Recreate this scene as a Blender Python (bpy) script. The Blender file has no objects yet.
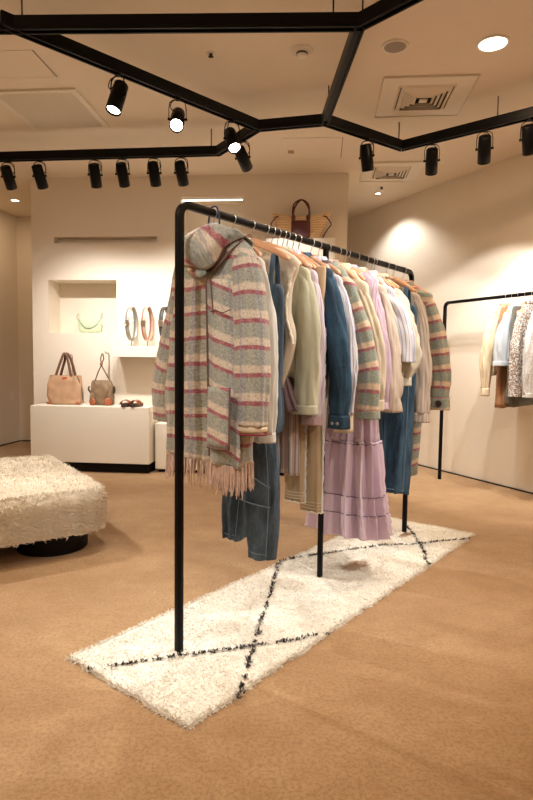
import bpy, math, random
from mathutils import Vector, Matrix, noise
import numpy as np
random.seed(7)
PI = math.pi
SC = bpy.context.scene
COL = SC.collection

# ------------------------------------------------------------------ materials
def new_mat(name):
    m = bpy.data.materials.new(name); m.use_nodes = True
    nt = m.node_tree; b = nt.nodes['Principled BSDF']
    return m, nt, b

def srgb(r, g, b):
    f = lambda c: (c/255/12.92) if c/255 <= .04045 else ((c/255+.055)/1.055)**2.4
    return (f(r), f(g), f(b), 1)

class N:
    """small node-graph writer"""
    def __init__(s, nt): s.nt = nt; s.L = nt.links
    def node(s, t, **kw):
        n = s.nt.nodes.new(t)
        for k, v in kw.items(): setattr(n, k, v)
        return n
    def put(s, sock, v):
        if isinstance(v, bpy.types.NodeSocket): s.L.new(v, sock)
        else: sock.default_value = v
    def math(s, op, a, b=None, c=None):
        n = s.node('ShaderNodeMath', operation=op)
        s.put(n.inputs[0], a)
        if b is not None: s.put(n.inputs[1], b)
        if c is not None: s.put(n.inputs[2], c)
        return n.outputs[0]
    def mix(s, f, a, b, mode='MIX'):
        n = s.node('ShaderNodeMix', data_type='RGBA', blend_type=mode)
        s.put(n.inputs[0], f); s.put(n.inputs[6], a); s.put(n.inputs[7], b)
        return n.outputs[2]
    def uv(s):
        n = s.node('ShaderNodeUVMap'); x = s.node('ShaderNodeSeparateXYZ'); s.L.new(n.outputs[0], x.inputs[0])
        return n.outputs[0], x.outputs[0], x.outputs[1]
    def obj(s): return s.node('ShaderNodeTexCoord').outputs['Object']
    def noise(s, vec, scale, detail=2, rough=.5):
        n = s.node('ShaderNodeTexNoise'); s.put(n.inputs['Vector'], vec); n.inputs['Scale'].default_value = scale
        n.inputs['Detail'].default_value = detail; n.inputs['Roughness'].default_value = rough
        return n.outputs[0]
    def mapping(s, vec, scale=(1,1,1), loc=(0,0,0)):
        n = s.node('ShaderNodeMapping'); s.put(n.inputs[0], vec); n.inputs[3].default_value = scale; n.inputs[1].default_value = loc
        return n.outputs[0]
    def ramp(s, f, stops, interp='LINEAR'):
        n = s.node('ShaderNodeValToRGB'); s.put(n.inputs[0], f); cr = n.color_ramp; cr.interpolation = interp
        while len(cr.elements) < len(stops): cr.elements.new(.5)
        for e, (p, c) in zip(cr.elements, stops): e.position = p; e.color = c
        return n.outputs[0]
    def bump(s, h, strength, dist, b):
        n = s.node('ShaderNodeBump'); n.inputs['Strength'].default_value = strength; n.inputs['Distance'].default_value = dist
        s.put(n.inputs['Height'], h); s.L.new(n.outputs[0], b.inputs['Normal'])
    def band(s, x, period, lo, hi):
        """1 where fract(x/period) lies in lo..hi"""
        f = s.math('FRACT', s.math('DIVIDE', x, period))
        return s.math('MULTIPLY', s.math('GREATER_THAN', f, lo), s.math('LESS_THAN', f, hi))

def plain(name, col, rough=.6, metal=0, var=.0, vscale=6, bump=0, bscale=200, bdist=.002, **kw):
    m, nt, b = new_mat(name); g = N(nt)
    b.inputs['Roughness'].default_value = rough; b.inputs['Metallic'].default_value = metal
    o = g.obj()
    if var:
        n = g.noise(o, vscale, 3)
        g.put(b.inputs['Base Color'], g.mix(n, tuple(c*(1-var) for c in col[:3])+(1,), tuple(min(1, c*(1+var)) for c in col[:3])+(1,)))
    else: b.inputs['Base Color'].default_value = col
    if bump: g.bump(g.noise(o, bscale, 3), bump, bdist, b)
    for k, v in kw.items(): b.inputs[k].default_value = v
    return m

def emit(name, col, s):
    m, nt, b = new_mat(name)
    b.inputs['Emission Color'].default_value = col; b.inputs['Emission Strength'].default_value = s
    b.inputs['Base Color'].default_value = (.8, .8, .8, 1)
    return m

def cloth_mat(name, col, var=.08, weave=.35, rough=.9, stripes=None, sheen=.15):
    """plain or striped woven cloth; stripes = (period, lo, hi, colour) list across u"""
    m, nt, b = new_mat(name); g = N(nt); uv, u, v = g.uv()
    c = g.mix(g.noise(uv, 14, 3), tuple(x*(1-var) for x in col[:3])+(1,), tuple(min(1, x*(1+var)) for x in col[:3])+(1,))
    for (p, lo, hi, sc) in (stripes or []): c = g.mix(g.band(u, p, lo, hi), c, sc)
    g.put(b.inputs['Base Color'], c); b.inputs['Roughness'].default_value = rough
    b.inputs['Sheen Weight'].default_value = sheen
    g.bump(g.math('ADD', g.noise(uv, 700, 1), g.noise(uv, 22, 3)), weave, .004, b)
    return m

def plaid_mat(name, grey, cream, red, blue, period=.104, dark=1.0, fuzz=.5, heather=1.0):
    m, nt, b = new_mat(name); g = N(nt); uv, u, v = g.uv()
    w = g.math('MULTIPLY', g.math('SUBTRACT', g.noise(uv, 5, 1), .5), .03)
    fz = g.math('MULTIPLY', g.math('SUBTRACT', g.noise(uv, 160, 2), .5), .008)
    vv = g.math('ADD', g.math('ADD', v, w), fz)
    f = g.math('FRACT', g.math('DIVIDE', vv, period))
    k = lambda c: tuple(x*dark for x in c[:3])+(1,)
    c = g.ramp(f, [(0, k(red)), (.12, k(red)), (.155, k(cream)), (.38, k(cream)), (.46, k(grey)), (.97, k(grey)), (.985, k(red))])
    uf = g.math('FRACT', g.math('DIVIDE', g.math('ADD', u, fz), .085))
    line = g.math('MULTIPLY', g.math('GREATER_THAN', uf, .0), g.math('LESS_THAN', uf, .13))
    c = g.mix(g.math('MULTIPLY', line, .40), c, k(blue))
    wide = g.math('MULTIPLY', g.math('GREATER_THAN', uf, .45), g.math('LESS_THAN', uf, .75))
    c = g.mix(g.math('MULTIPLY', wide, .12), c, k(cream))
    sp = g.noise(uv, 420, 2, .7)
    c = g.mix(g.math('MULTIPLY', g.math('LESS_THAN', sp, .46), .30), c, k((.85, .84, .78, 1)))
    mo = g.noise(uv, 110, 3, .75)
    c = g.mix(g.math('MINIMUM', g.math('MAXIMUM', g.math('MULTIPLY', g.math('SUBTRACT', mo, .5), 3.2), 0), .5*heather), c, k((.10, .12, .10, 1)))
    c = g.mix(g.math('MINIMUM', g.math('MAXIMUM', g.math('MULTIPLY', g.math('SUBTRACT', .46, mo), 3.2), 0), .45*heather), c, k((.80, .76, .68, 1)))
    g.put(b.inputs['Base Color'], c); b.inputs['Roughness'].default_value = .95; b.inputs['Sheen Weight'].default_value = .3
    g.bump(g.math('ADD', sp, g.noise(uv, 40, 2)), fuzz, .004, b)
    return m

def denim_mat(name, dark, light, wear=.5):
    m, nt, b = new_mat(name); g = N(nt); uv, u, v = g.uv()
    n1 = g.noise(g.mapping(uv, (9, 2.2, 1)), 1.6, 4, .6)
    n2 = g.noise(g.mapping(uv, (300, 60, 1)), 1, 2)
    f = g.math('ADD', g.math('MULTIPLY', g.math('SUBTRACT', n1, .38), 2.6*wear), g.math('MULTIPLY', g.math('SUBTRACT', n2, .5), .55))
    f = g.math('MINIMUM', g.math('MAXIMUM', f, 0), 1)
    g.put(b.inputs['Base Color'], g.mix(f, dark, light)); b.inputs['Roughness'].default_value = .85
    g.bump(g.math('ADD', n2, g.noise(uv, 30, 3)), .4, .004, b)
    return m

def floral_mat(name, a, c1, c2):
    m, nt, b = new_mat(name); g = N(nt); uv, u, v = g.uv()
    n = g.node('ShaderNodeTexVoronoi'); g.put(n.inputs['Vector'], uv); n.inputs['Scale'].default_value = 55
    q = g.noise(uv, 75, 2); r = g.noise(uv, 40, 2)
    c = g.mix(g.math('GREATER_THAN', q, .52), a, c1)
    c = g.mix(g.math('GREATER_THAN', g.math('ADD', r, g.math('MULTIPLY', n.outputs[0], .25)), .70), c, c2)
    g.put(b.inputs['Base Color'], c); b.inputs['Roughness'].default_value = .9
    return m

M = {}
M['wall'] = plain('painted_plaster', (.80, .72, .61, 1), .85, var=.02, bump=.12, bscale=260, bdist=.002)
M['white_lacquer'] = plain('white_plinth_paint', (.82, .78, .69, 1), .55, var=.01)
M['ceiling'] = plain('ceiling_paint', (.80, .70, .57, 1), .9, var=.015)
M['black'] = plain('black_powder_coat', (.0025, .0025, .003, 1), .4, **{'Specular IOR Level': .15})
M['black_lamp'] = plain('black_lamp_housing', (.003, .003, .004, 1), .4, **{'Specular IOR Level': .15})
M['black_drum'] = plain('black_drum', (.006, .006, .007, 1), .6, **{'Specular IOR Level': .2})
M['steel'] = plain('brushed_steel', (.6, .58, .55, 1), .28, 1)
M['wood'] = plain('beech_wood', (.58, .30, .16, 1), .45, var=.15, vscale=9)
M['white_metal'] = plain('white_vent_metal', (.80, .73, .62, 1), .5)
M['vent_dark'] = plain('duct_dark', (.05, .035, .025, 1), .8)
M['grey_mesh'] = plain('speaker_mesh', (.33, .28, .23, 1), .7)
M['white_plastic'] = plain('white_plastic', (.82, .78, .70, 1), .4)
M['lens'] = emit('lamp_lens', (1, .93, .82, 1), 22)
M['lens_soft'] = emit('downlight_diffuser', (1, .90, .76, 1), 9)
M['trim_dark'] = plain('shadow_gap', (.03, .02, .015, 1), .8)

def carpet_mat():
    m, nt, b = new_mat('tan_carpet'); g = N(nt); o = g.obj()
    big = g.noise(g.mapping(o, (.9, 1.5, 1)), 1.7, 4, .55); mid = g.noise(g.mapping(o, (3, 4, 1)), 2.9, 5, .7); fine = g.noise(o, 75, 5, .85)
    f = g.math('ADD', g.math('MULTIPLY', big, .55), g.math('MULTIPLY', mid, .45))
    c = g.ramp(f, [(.36, (.34, .200, .090, 1)), (.50, (.40, .248, .120, 1)), (.64, (.465, .305, .158, 1))])
    c = g.mix(g.math('MINIMUM', g.math('MAXIMUM', g.math('MULTIPLY', g.math('SUBTRACT', .53, fine), 5.5), 0), .5), c, (.22, .105, .04, 1))
    g.put(b.inputs['Base Color'], c); b.inputs['Roughness'].default_value = 1; b.inputs['Sheen Weight'].default_value = .2
    g.bump(g.math('ADD', fine, g.math('MULTIPLY', mid, .4)), .5, .006, b)
    return m
M['carpet'] = carpet_mat()

# ------------------------------------------------------------------ mesh helpers
class G:
    """collects grids, boxes, tubes -> one mesh object with UVs in metres"""
    def __init__(s): s.v = []; s.f = []; s.uv = []
    def grid(s, P, U=None, V=None, closed=False, flip=False):
        nr, nc = len(P), len(P[0]); base = len(s.v)
        for r in P: s.v.extend(tuple(p) for p in r)
        if U is None: U = [j*.03 for j in range(nc+1)]
        if V is None: V = [-i*.03 for i in range(nr)]
        if closed and len(U) == nc: U = list(U)+[U[-1]+(U[-1]-U[-2])]
        for i in range(nr-1):
            for j in range(nc if closed else nc-1):
                j2 = (j+1) % nc
                fc = [base+i*nc+j, base+i*nc+j2, base+(i+1)*nc+j2, base+(i+1)*nc+j]
                vi = V[i] if not isinstance(V[i], (list, tuple)) else V[i]
                def vv(a, b): return V[a][b % nc] if isinstance(V[a], (list, tuple)) else V[a]
                uvs = [(U[j], vv(i, j)), (U[j+1], vv(i, j+1)), (U[j+1], vv(i+1, j+1)), (U[j], vv(i+1, j))]
                if flip: fc.reverse(); uvs.reverse()
                s.f.append(fc); s.uv.append(uvs)
        return s
    def fan(s, ring, flip=False):
        b = len(s.v); s.v.extend(tuple(p) for p in ring); f = list(range(b, b+len(ring)))
        if flip: f.reverse()
        s.f.append(f); s.uv.append([(s.v[i][0], s.v[i][1]) for i in f]); return s
    def box(s, x0, x1, y0, y1, z0, z1, M4=None):
        b = len(s.v)
        c = [(x0,y0,z0),(x1,y0,z0),(x1,y1,z0),(x0,y1,z0),(x0,y0,z1),(x1,y0,z1),(x1,y1,z1),(x0,y1,z1)]
        if M4 is not None: c = [tuple(M4 @ Vector(p)) for p in c]
        s.v.extend(c)
        for q in ((0,3,2,1),(4,5,6,7),(0,1,5,4),(1,2,6,5),(2,3,7,6),(3,0,4,7)):
            s.f.append([b+k for k in q]); s.uv.append([(c[k][0], c[k][2]) for k in q])
        return s
    def tube(s, pts, r, n=8, closed=False, caps=True, ry=None, up=None):
        pts = [Vector(p) for p in pts]; m = len(pts); R = r if isinstance(r, (list, tuple)) else [r]*m
        rings = []; prev = None; L = 0; V = []
        for i, p in enumerate(pts):
            if closed: t = pts[(i+1) % m]-pts[i-1]
            else: t = pts[min(i+1, m-1)]-pts[max(i-1, 0)]
            t.normalize()
            if i: L += (p-pts[i-1]).length
            V.append(-L)
            if up is not None: e1 = Vector(up); e1 = e1-t*e1.dot(t)
            elif prev is None: e1 = t.orthogonal()
            else: e1 = prev-t*prev.dot(t)
            e1.normalize(); prev = e1; e2 = t.cross(e1)
            rr = R[i]; r2 = rr if ry is None else (ry[i] if isinstance(ry, (list, tuple)) else ry)
            rings.append([p+e1*(rr*math.cos(2*PI*k/n))+e2*(r2*math.sin(2*PI*k/n)) for k in range(n)])
        if closed: rings.append(rings[0]); V.append(V[-1]-.01)
        s.grid(rings, U=[2*PI*R[0]*k/n for k in range(n+1)], V=V, closed=True, flip=True)
        if caps and not closed: s.fan(rings[0], False); s.fan(rings[-1], True)
        return s
    def cyl(s, c, r, z0, z1, n=32, r2=None):
        r2 = r if r2 is None else r2
        a = [(c[0]+r*math.cos(2*PI*k/n), c[1]+r*math.sin(2*PI*k/n), z0) for k in range(n)]
        b = [(c[0]+r2*math.cos(2*PI*k/n), c[1]+r2*math.sin(2*PI*k/n), z1) for k in range(n)]
        s.grid([a, b], U=[r*2*PI*k/n for k in range(n+1)], V=[z0, z1], closed=True); s.fan(a, True); s.fan(b); return s
    def lathe(s, prof, n=32, M4=None):
        P = [[Vector((r*math.cos(2*PI*k/n), r*math.sin(2*PI*k/n), z)) for k in range(n)] for r, z in prof]
        if M4 is not None: P = [[M4 @ p for p in r] for r in P]
        s.grid(P, closed=True); return s
    def build(s, name, mat, parent=None, smooth=True, solid=0, bevel=0, loc=None):
        me = bpy.data.meshes.new(name); me.from_pydata(s.v, [], s.f)
        ul = me.uv_layers.new(name='UVMap')
        flat = [c for f in s.uv for p in f for c in p]; ul.data.foreach_set('uv', flat)
        me.materials.append(mat); me.polygons.foreach_set('use_smooth', [smooth]*len(me.polygons)); me.update()
        o = bpy.data.objects.new(name, me); COL.objects.link(o)
        if parent is not None: o.parent = parent
        if loc is not None: o.location = loc
        if solid: md = o.modifiers.new('solid', 'SOLIDIFY'); md.thickness = solid; md.offset = 0
        if bevel: md = o.modifiers.new('bevel', 'BEVEL'); md.width = bevel; md.segments = 3; md.limit_method = 'ANGLE'
        return o

def tag(o, label, cat, group=None, kind=None):
    if label: o['label'] = label
    if cat: o['category'] = cat
    if group: o['group'] = group
    if kind: o['kind'] = kind
    return o
def thing(name, loc, rz, label, cat, group=None):
    o = bpy.data.objects.new(name, None); COL.objects.link(o); o.location = loc; o.rotation_euler = (0, 0, rz); o.empty_display_size = .05
    return tag(o, label, cat, group)
def struct(o): o['kind'] = 'structure'; return o
def copy_tree(o, parent=None):
    c = o.copy(); COL.objects.link(c)
    if parent is not None: c.parent = parent
    for ch in list(o.children): copy_tree(ch, c)
    return c
def cat_rom(pts, n):
    """smooth list of tuples through control points"""
    P = [np.array(p, float) for p in pts]; P = [2*P[0]-P[1]]+P+[2*P[-1]-P[-2]]; out = []
    m = len(P)-3
    for k in range(n):
        t = k/(n-1)*m; i = min(int(t), m-1); t -= i; a, b, c, d = P[i:i+4]
        out.append(tuple(.5*((2*b)+(-a+c)*t+(2*a-5*b+4*c-d)*t*t+(-a+3*b-3*c+d)*t**3)))
    return out

# ------------------------------------------------------------------ camera
CAM_H, PITCH, ROLL, FPX = 1.127, .0706, .0123, 575.8
cam = bpy.data.objects.new('camera', bpy.data.cameras.new('camera')); COL.objects.link(cam)
cam.data.sensor_fit = 'VERTICAL'; cam.data.sensor_height = 36; cam.data.lens = 36*FPX/800
cam.location = (0, 0, CAM_H)
cam.matrix_world = Matrix.Translation((0, 0, CAM_H)) @ Matrix.Rotation(PI/2-PITCH, 4, 'X') @ Matrix.Rotation(ROLL, 4, 'Z')
SC.camera = cam

# ------------------------------------------------------------------ room
CEIL = 2.93
WA = Vector((-2.43, 6.0, 0)); WD = Vector((.99562, -.09349, 0)); WN = Vector((-.09349, -.99562, 0)); WROT = math.atan2(WD.y, WD.x)
def wall_pt(s, off, z): return WA+WD*s+WN*off+Vector((0, 0, z))
WL = 3.209
def display_wall():
    """display wall with recessed niches; local x along the wall, -y towards the room"""
    holes = [(.242, 1.317, 2.283, 2.345, .10), (.172, .895, 1.376, 1.912, .27), (1.562, 2.184, 1.36, 2.722, .30)]
    xs = sorted({0, WL, *[h[0] for h in holes], *[h[1] for h in holes]}); zs = sorted({0, CEIL, *[h[2] for h in holes], *[h[3] for h in holes]})
    def dep(i, j):
        cx, cz = (xs[i]+xs[i+1])/2, (zs[j]+zs[j+1])/2
        for h in holes:
            if h[0] < cx < h[1] and h[2] < cz < h[3]: return h[4]
        return 0
    g = G()
    def quad(a, b, c, d):
        k = len(g.v); g.v += [a, b, c, d]; g.f.append([k, k+1, k+2, k+3]); g.uv.append([(p[0], p[2]) for p in (a, b, c, d)])
    nx, nz = len(xs)-1, len(zs)-1
    for i in range(nx):
        for j in range(nz):
            d = dep(i, j); quad((xs[i], d, zs[j]), (xs[i+1], d, zs[j]), (xs[i+1], d, zs[j+1]), (xs[i], d, zs[j+1]))
            if i+1 < nx and dep(i+1, j) != d:
                e = dep(i+1, j); x = xs[i+1]; quad((x, d, zs[j]), (x, e, zs[j]), (x, e, zs[j+1]), (x, d, zs[j+1]))
            if j+1 < nz and dep(i, j+1) != d:
                e = dep(i, j+1); z = zs[j+1]; quad((xs[i], d, z), (xs[i+1], d, z), (xs[i+1], e, z), (xs[i], e, z))
    T = .45
    quad((0, T, 0), (0, 0, 0), (0, 0, CEIL), (0, T, CEIL)); quad((WL, 0, 0), (WL, T, 0), (WL, T, CEIL), (WL, 0, CEIL)); quad((WL, T, 0), (0, T, 0), (0, T, CEIL), (WL, T, CEIL))
    o = g.build('wall_back', M['wall'], smooth=False, loc=WA); o.rotation_euler = (0, 0, WROT); struct(o)
display_wall()
struct(G().box(-4.6, 5.2, -2.2, 8.4, -.12, 0).build('floor', M['carpet'], smooth=False))
struct(G().box(-4.6, 5.2, -2.2, 8.4, CEIL, CEIL+.12).build('ceiling', M['ceiling'], smooth=False))
def wall_strip(name, a, b, t=.12, side=1, z0=0, z1=CEIL, mat='wall'):
    a = Vector((*a, 0)); b = Vector((*b, 0)); d = (b-a); L = d.length
    o = G().box(0, L, 0 if side > 0 else -t, t if side > 0 else 0, z0, z1).build(name, M[mat], smooth=False, loc=a)
    o.rotation_euler = (0, 0, math.atan2(d.y, d.x)); return struct(o)
RW0 = (.93, 7.70); RW1 = (4.55, .27)
wall_strip('wall_right', RW1, RW0, side=-1)
wall_strip('wall_right_entrance', (4.55, -2.1), RW1, side=-1)
wall_strip('wall_far', (-3.28, 7.62), (1.1, 7.66))
wall_strip('wall_left', (-4.2, 1.2), (-3.28, 7.62))
wall_strip('wall_left_entrance', (-4.2, -2.1), (-4.2, 1.2))
wall_strip('baseboard_right', (4.54, .26), (.93, 7.66), z0=0, z1=.012, t=.012, side=-1, mat='trim_dark')  # thin dark strips coloured as the shadow gaps at the wall feet
wall_strip('baseboard_left', (-4.18, 1.2), (-3.27, 7.6), z0=0, z1=.015, t=.012, side=-1, mat='trim_dark')
wall_strip('baseboard_far', (-3.25, 7.61), (1.0, 7.65), z0=0, z1=.015, t=.012, side=-1, mat='trim_dark')

# ------------------------------------------------------------------ display furniture on the wall
def wall_box(name, s0, s1, d0, d1, z0, z1, mat, label, cat, bevel=.003):
    c = wall_pt((s0+s1)/2, (d0+d1)/2, z0)
    w, d, h = (s1-s0)/2, (d1-d0)/2, z1-z0
    t = G().box(-w, w, -d, d, 0, h).build(name, mat, smooth=False, bevel=bevel, loc=c); t.rotation_euler = (0, 0, WROT)
    return tag(t, label, cat)
pl = thing('display_plinth', wall_pt(.751, .193, 0), WROT, 'wide white display plinth under the tan bags on the left', 'plinth')
G().box(-.595, .595, -.187, .187, .10, .65).build('body', M['white_lacquer'], pl, smooth=False, bevel=.003)
G().box(-.55, .57, -.12, .187, 0, .10).build('plinth_base', M['black_drum'], pl, smooth=False)  # recessed base made black for the shadow under the raised plinth
lp = thing('display_plinth', wall_pt(2.05, .13, 0), WROT, 'low white plinth against the wall behind the hanging clothes', 'plinth')
G().box(-.68, 1.0, -.125, .125, .035, .485).build('body', M['white_lacquer'], lp, smooth=False, bevel=.003)
G().box(-.66, .98, -.08, .125, 0, .035).build('plinth_base', M['black_drum'], lp, smooth=False)
wall_box('wall_shelf', .925, 1.56, .002, .235, 1.133, 1.239, M['white_lacquer'], 'thick white wall shelf carrying the three belts', 'shelf')
wall_box('wall_shelf', 2.427, 3.086, .002, .30, 1.75, 2.255, M['white_lacquer'], 'deep white box shelf under the straw basket bag', 'shelf')

# ------------------------------------------------------------------ clothes rack (main)
P0 = Vector((-.322, 2.121, 0)); U = Vector((.6166, .7873, 0)); NN = Vector((.7873, -.6166, 0)); RROT = math.atan2(NN.y, NN.x)
RZ = 1.685; RL = 2.0
def arc(c, r, a0, a1, ex, ey, n=8):
    return [c+ex*(r*math.cos(a0+(a1-a0)*k/n))+ey*(r*math.sin(a0+(a1-a0)*k/n)) for k in range(n+1)]
def rack_path(L, z, r):
    y, zz = Vector((0, 1, 0)), Vector((0, 0, 1))
    p = [Vector((0, 0, 0)), Vector((0, 0, z-r-.01))]+arc(Vector((0, r, z-r)), r, PI, PI/2, y, zz)
    p += [Vector((0, L*k/8, z)) for k in range(1, 8)]
    p += arc(Vector((0, L-r, z-r)), r, PI/2, 0, y, zz)+[Vector((0, L, z-r-.01)), Vector((0, L, 0))]
    return p
def sq_tube(g, pts, h):
    """rounded-square tube along pts that lie in the local YZ plane"""
    prof = []
    for cx, cy in ((1, 1), (-1, 1), (-1, -1), (1, -1)):
        a0 = math.atan2(cy, cx)
        for k in (-1, 0, 1): a = a0+k*PI/6; prof.append((cx*h*.62+.38*h*math.cos(a), cy*h*.62+.38*h*math.sin(a)))
    rings = []
    for i, p in enumerate(pts):
        t = (pts[min(i+1, len(pts)-1)]-pts[max(i-1, 0)]).normalized(); e1 = Vector((1, 0, 0)); e2 = t.cross(e1)
        rings.append([p+e1*a+e2*b for a, b in prof])
    g.grid(rings, closed=True, flip=True); g.fan(rings[0]); g.fan(rings[-1], True); return g
def make_rack(p0, rot, L, z, mid, label):
    t = thing('clothes_rack', p0, rot, label, 'clothes rack')
    sq_tube(G(), rack_path(L, z, .045), .0135).build('rail_frame', M['black'], t)
    if mid: sq_tube(G(), [Vector((0, mid, 0)), Vector((0, mid, .8)), Vector((0, mid, z-.006))], .012).build('middle_post', M['black'], t)
    return t
make_rack(P0+Vector((0, 0, .002)), RROT, RL, RZ-.002, .985, 'long black metal clothes rack standing on the white rug')
Q0 = Vector((1.67, 5.466, 0)); QD = Vector((.4615, -.8872, 0)).normalized(); QN = Vector((QD.y, -QD.x, 0)); QROT = math.atan2(QN.y, QN.x)
make_rack(Q0, QROT, 1.9, 1.675, 0, 'black metal clothes rack along the right wall')

# ------------------------------------------------------------------ garments
def hanger(loc, rot, label, tilt=0, w=.205, mat='wood', group='hangers on the long rack', yaw=0):
    t = thing('clothes_hanger', loc, rot+yaw, label, 'hanger', group)
    r = .0205; p = [Vector((0, 0, 0))+Vector((r*math.cos(a), 0, r*math.sin(a)-.002)) for a in [PI*1.05-PI*1.42*k/14 for k in range(15)]]
    p += [Vector((.004, 0, -.036)), Vector((0, 0, -.045)), Vector((0, 0, -.085))]
    G().tube(p, .0021, 6).build('hook', M['steel'], t)
    pts = cat_rom([(-w, .012, -.160), (-w*.8, .004, -.136), (-w*.4, 0, -.098), (0, 0, -.072), (w*.4, 0, -.098), (w*.8, .004, -.136), (w, .012, -.160)], 21)
    n = len(pts); rr = [.008+.011*abs(2*i/(n-1)-1)**2.0 for i in range(n)]; rr[0] *= .5; rr[-1] *= .5; rv = [.018-.008*abs(2*i/(n-1)-1)**.8 for i in range(n)]; rv[0] *= .5; rv[-1] *= .5
    G().tube(pts, rr, 10, ry=rv, up=(0, 1, 0)).build('hanger_body', M[mat], t)
    return t

def torso(g, st, seed, nseg=56, nr=40, folds=5, amp=.016, ex=.75, hem_wave=.006, U0=0, tilt=0, half=None, vtilt=0):
    """st: rows (z, half width, half depth, centre x, centre y)"""
    rows = cat_rom(st, nr); rnd = random.Random(seed); ph = [rnd.uniform(0, 6.3) for _ in range(8)]
    ztop, zbot = st[0][0], st[-1][0]; P = []; V = []
    aref = max(r[1] for r in st); bref = max(r[2] for r in st); per = 4*(aref+bref)*.9
    rng = range(nseg)
    for i, (z, a, b, cx, cy) in enumerate(rows):
        v = (ztop-z)/(ztop-zbot); row = []; vr = []
        grow = min(1, max(0, (v-.08)*1.7))
        for j in rng:
            t = 2*PI*j/nseg; c, s_ = math.cos(t), math.sin(t)
            x = math.copysign(abs(c)**ex, c); y = math.copysign(abs(s_)**(ex*.9), s_)
            side = 0 if s_ > 0 else 3
            fx = x*folds
            d = math.sin(fx*PI*.55+ph[side]+.8*math.sin(v*3+ph[side+1]))*.6+math.sin(fx*PI*1.1+ph[side+2]+v*2)*.4
            d += noise.noise(Vector((x*3+seed, y*2, v*6)))*.9+.5-abs(math.sin(fx*PI*.8+ph[4]+.7*math.sin(v*4+ph[5])))*1.1
            k = 1+.10*noise.noise(Vector((seed+5, v*5, c*2)))*grow
            px = cx+a*x*k; py = cy+b*y+amp*grow*d*(1 if s_ > 0 else -1)*(abs(s_)**.4)
            pz = z+(hem_wave*math.sin(3*t+ph[6])+tilt*x)*v*v
            row.append(Vector((px, py, pz))); vr.append(z+vtilt*x*.3+.012*math.sin(x*2+ph[7]))
        P.append(row); V.append(vr)
    g.grid(P, U=[U0+per*j/nseg for j in range(nseg+1)], V=V, closed=True, flip=True)
    return P

def sweep(g, ctl, rad, seed, nseg=40, nr=60, wr=.10, V0=0, ex=1, crumple=9, up=(0, 1, 0)):
    """tube through ctl with radii rad [(across rail, along rail)], wrinkled"""
    pts = cat_rom(ctl, nr); R = cat_rom([(a, b, 0) for a, b in rad], nr); L = 0; rings = []; V = []; prev = None
    e0 = Vector(up)
    for i, p in enumerate(pts):
        p = Vector(p); t = (Vector(pts[min(i+1, nr-1)])-Vector(pts[max(i-1, 0)])).normalized()
        if prev is not None: L += (p-prev).length
        prev = p; V.append(V0-L)
        ey = (e0-t*e0.dot(t)).normalized(); ex_ = ey.cross(t)
        ring = []
        for j in range(nseg):
            a = 2*PI*j/nseg; c, s_ = math.cos(a), math.sin(a)
            q1 = noise.noise(Vector((c*1.4+seed, s_*1.4, L*crumple+c*1.1))); q2 = noise.noise(Vector((c*2.6+seed+9, s_*2.6, L*crumple*.35)))
            q3 = noise.noise(Vector((c*3.2+seed+4, s_*3.2, L*crumple*1.6-c*1.5)))
            pl_ = .55-abs(math.sin(2.5*a+seed+1.8*noise.noise(Vector((seed+2, L*4, c*.8)))))**.7
            k = 1+wr*(q1*1.1-(abs(q2)*2.2-.35)*.8-(abs(q3)*2-.3)*.6*(.4+.6*i/nr)-pl_*1.1)*min(1, i/(nr*.2))
            ring.append(p+ex_*(R[i][0]*c*k)+ey*(R[i][1]*s_*k))
        rings.append(ring)
    rm = max(a for a, b in rad)
    g.grid(rings, U=[2*PI*rm*j/nseg for j in range(nseg+1)], V=V, closed=True, flip=True)
    return rings

def root(name, s, label, cat, group='clothes on the long rack', yaw=0):
    return thing(name, P0+U*s+Vector((0, 0, RZ-(.016 if s > .2 else 0))), RROT+yaw, label, cat, group)

def button(parent, x, y, z, r, mat, normal=(0, -1, 0)):
    q = Vector(normal).to_track_quat('Z', 'Y').to_matrix().to_4x4(); q.translation = Vector((x, y, z))
    G().lathe([(0, .004), (r*.7, .004), (r, .002), (r, -.002), (0, -.002)], 14, q).build('button', mat, parent)

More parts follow.
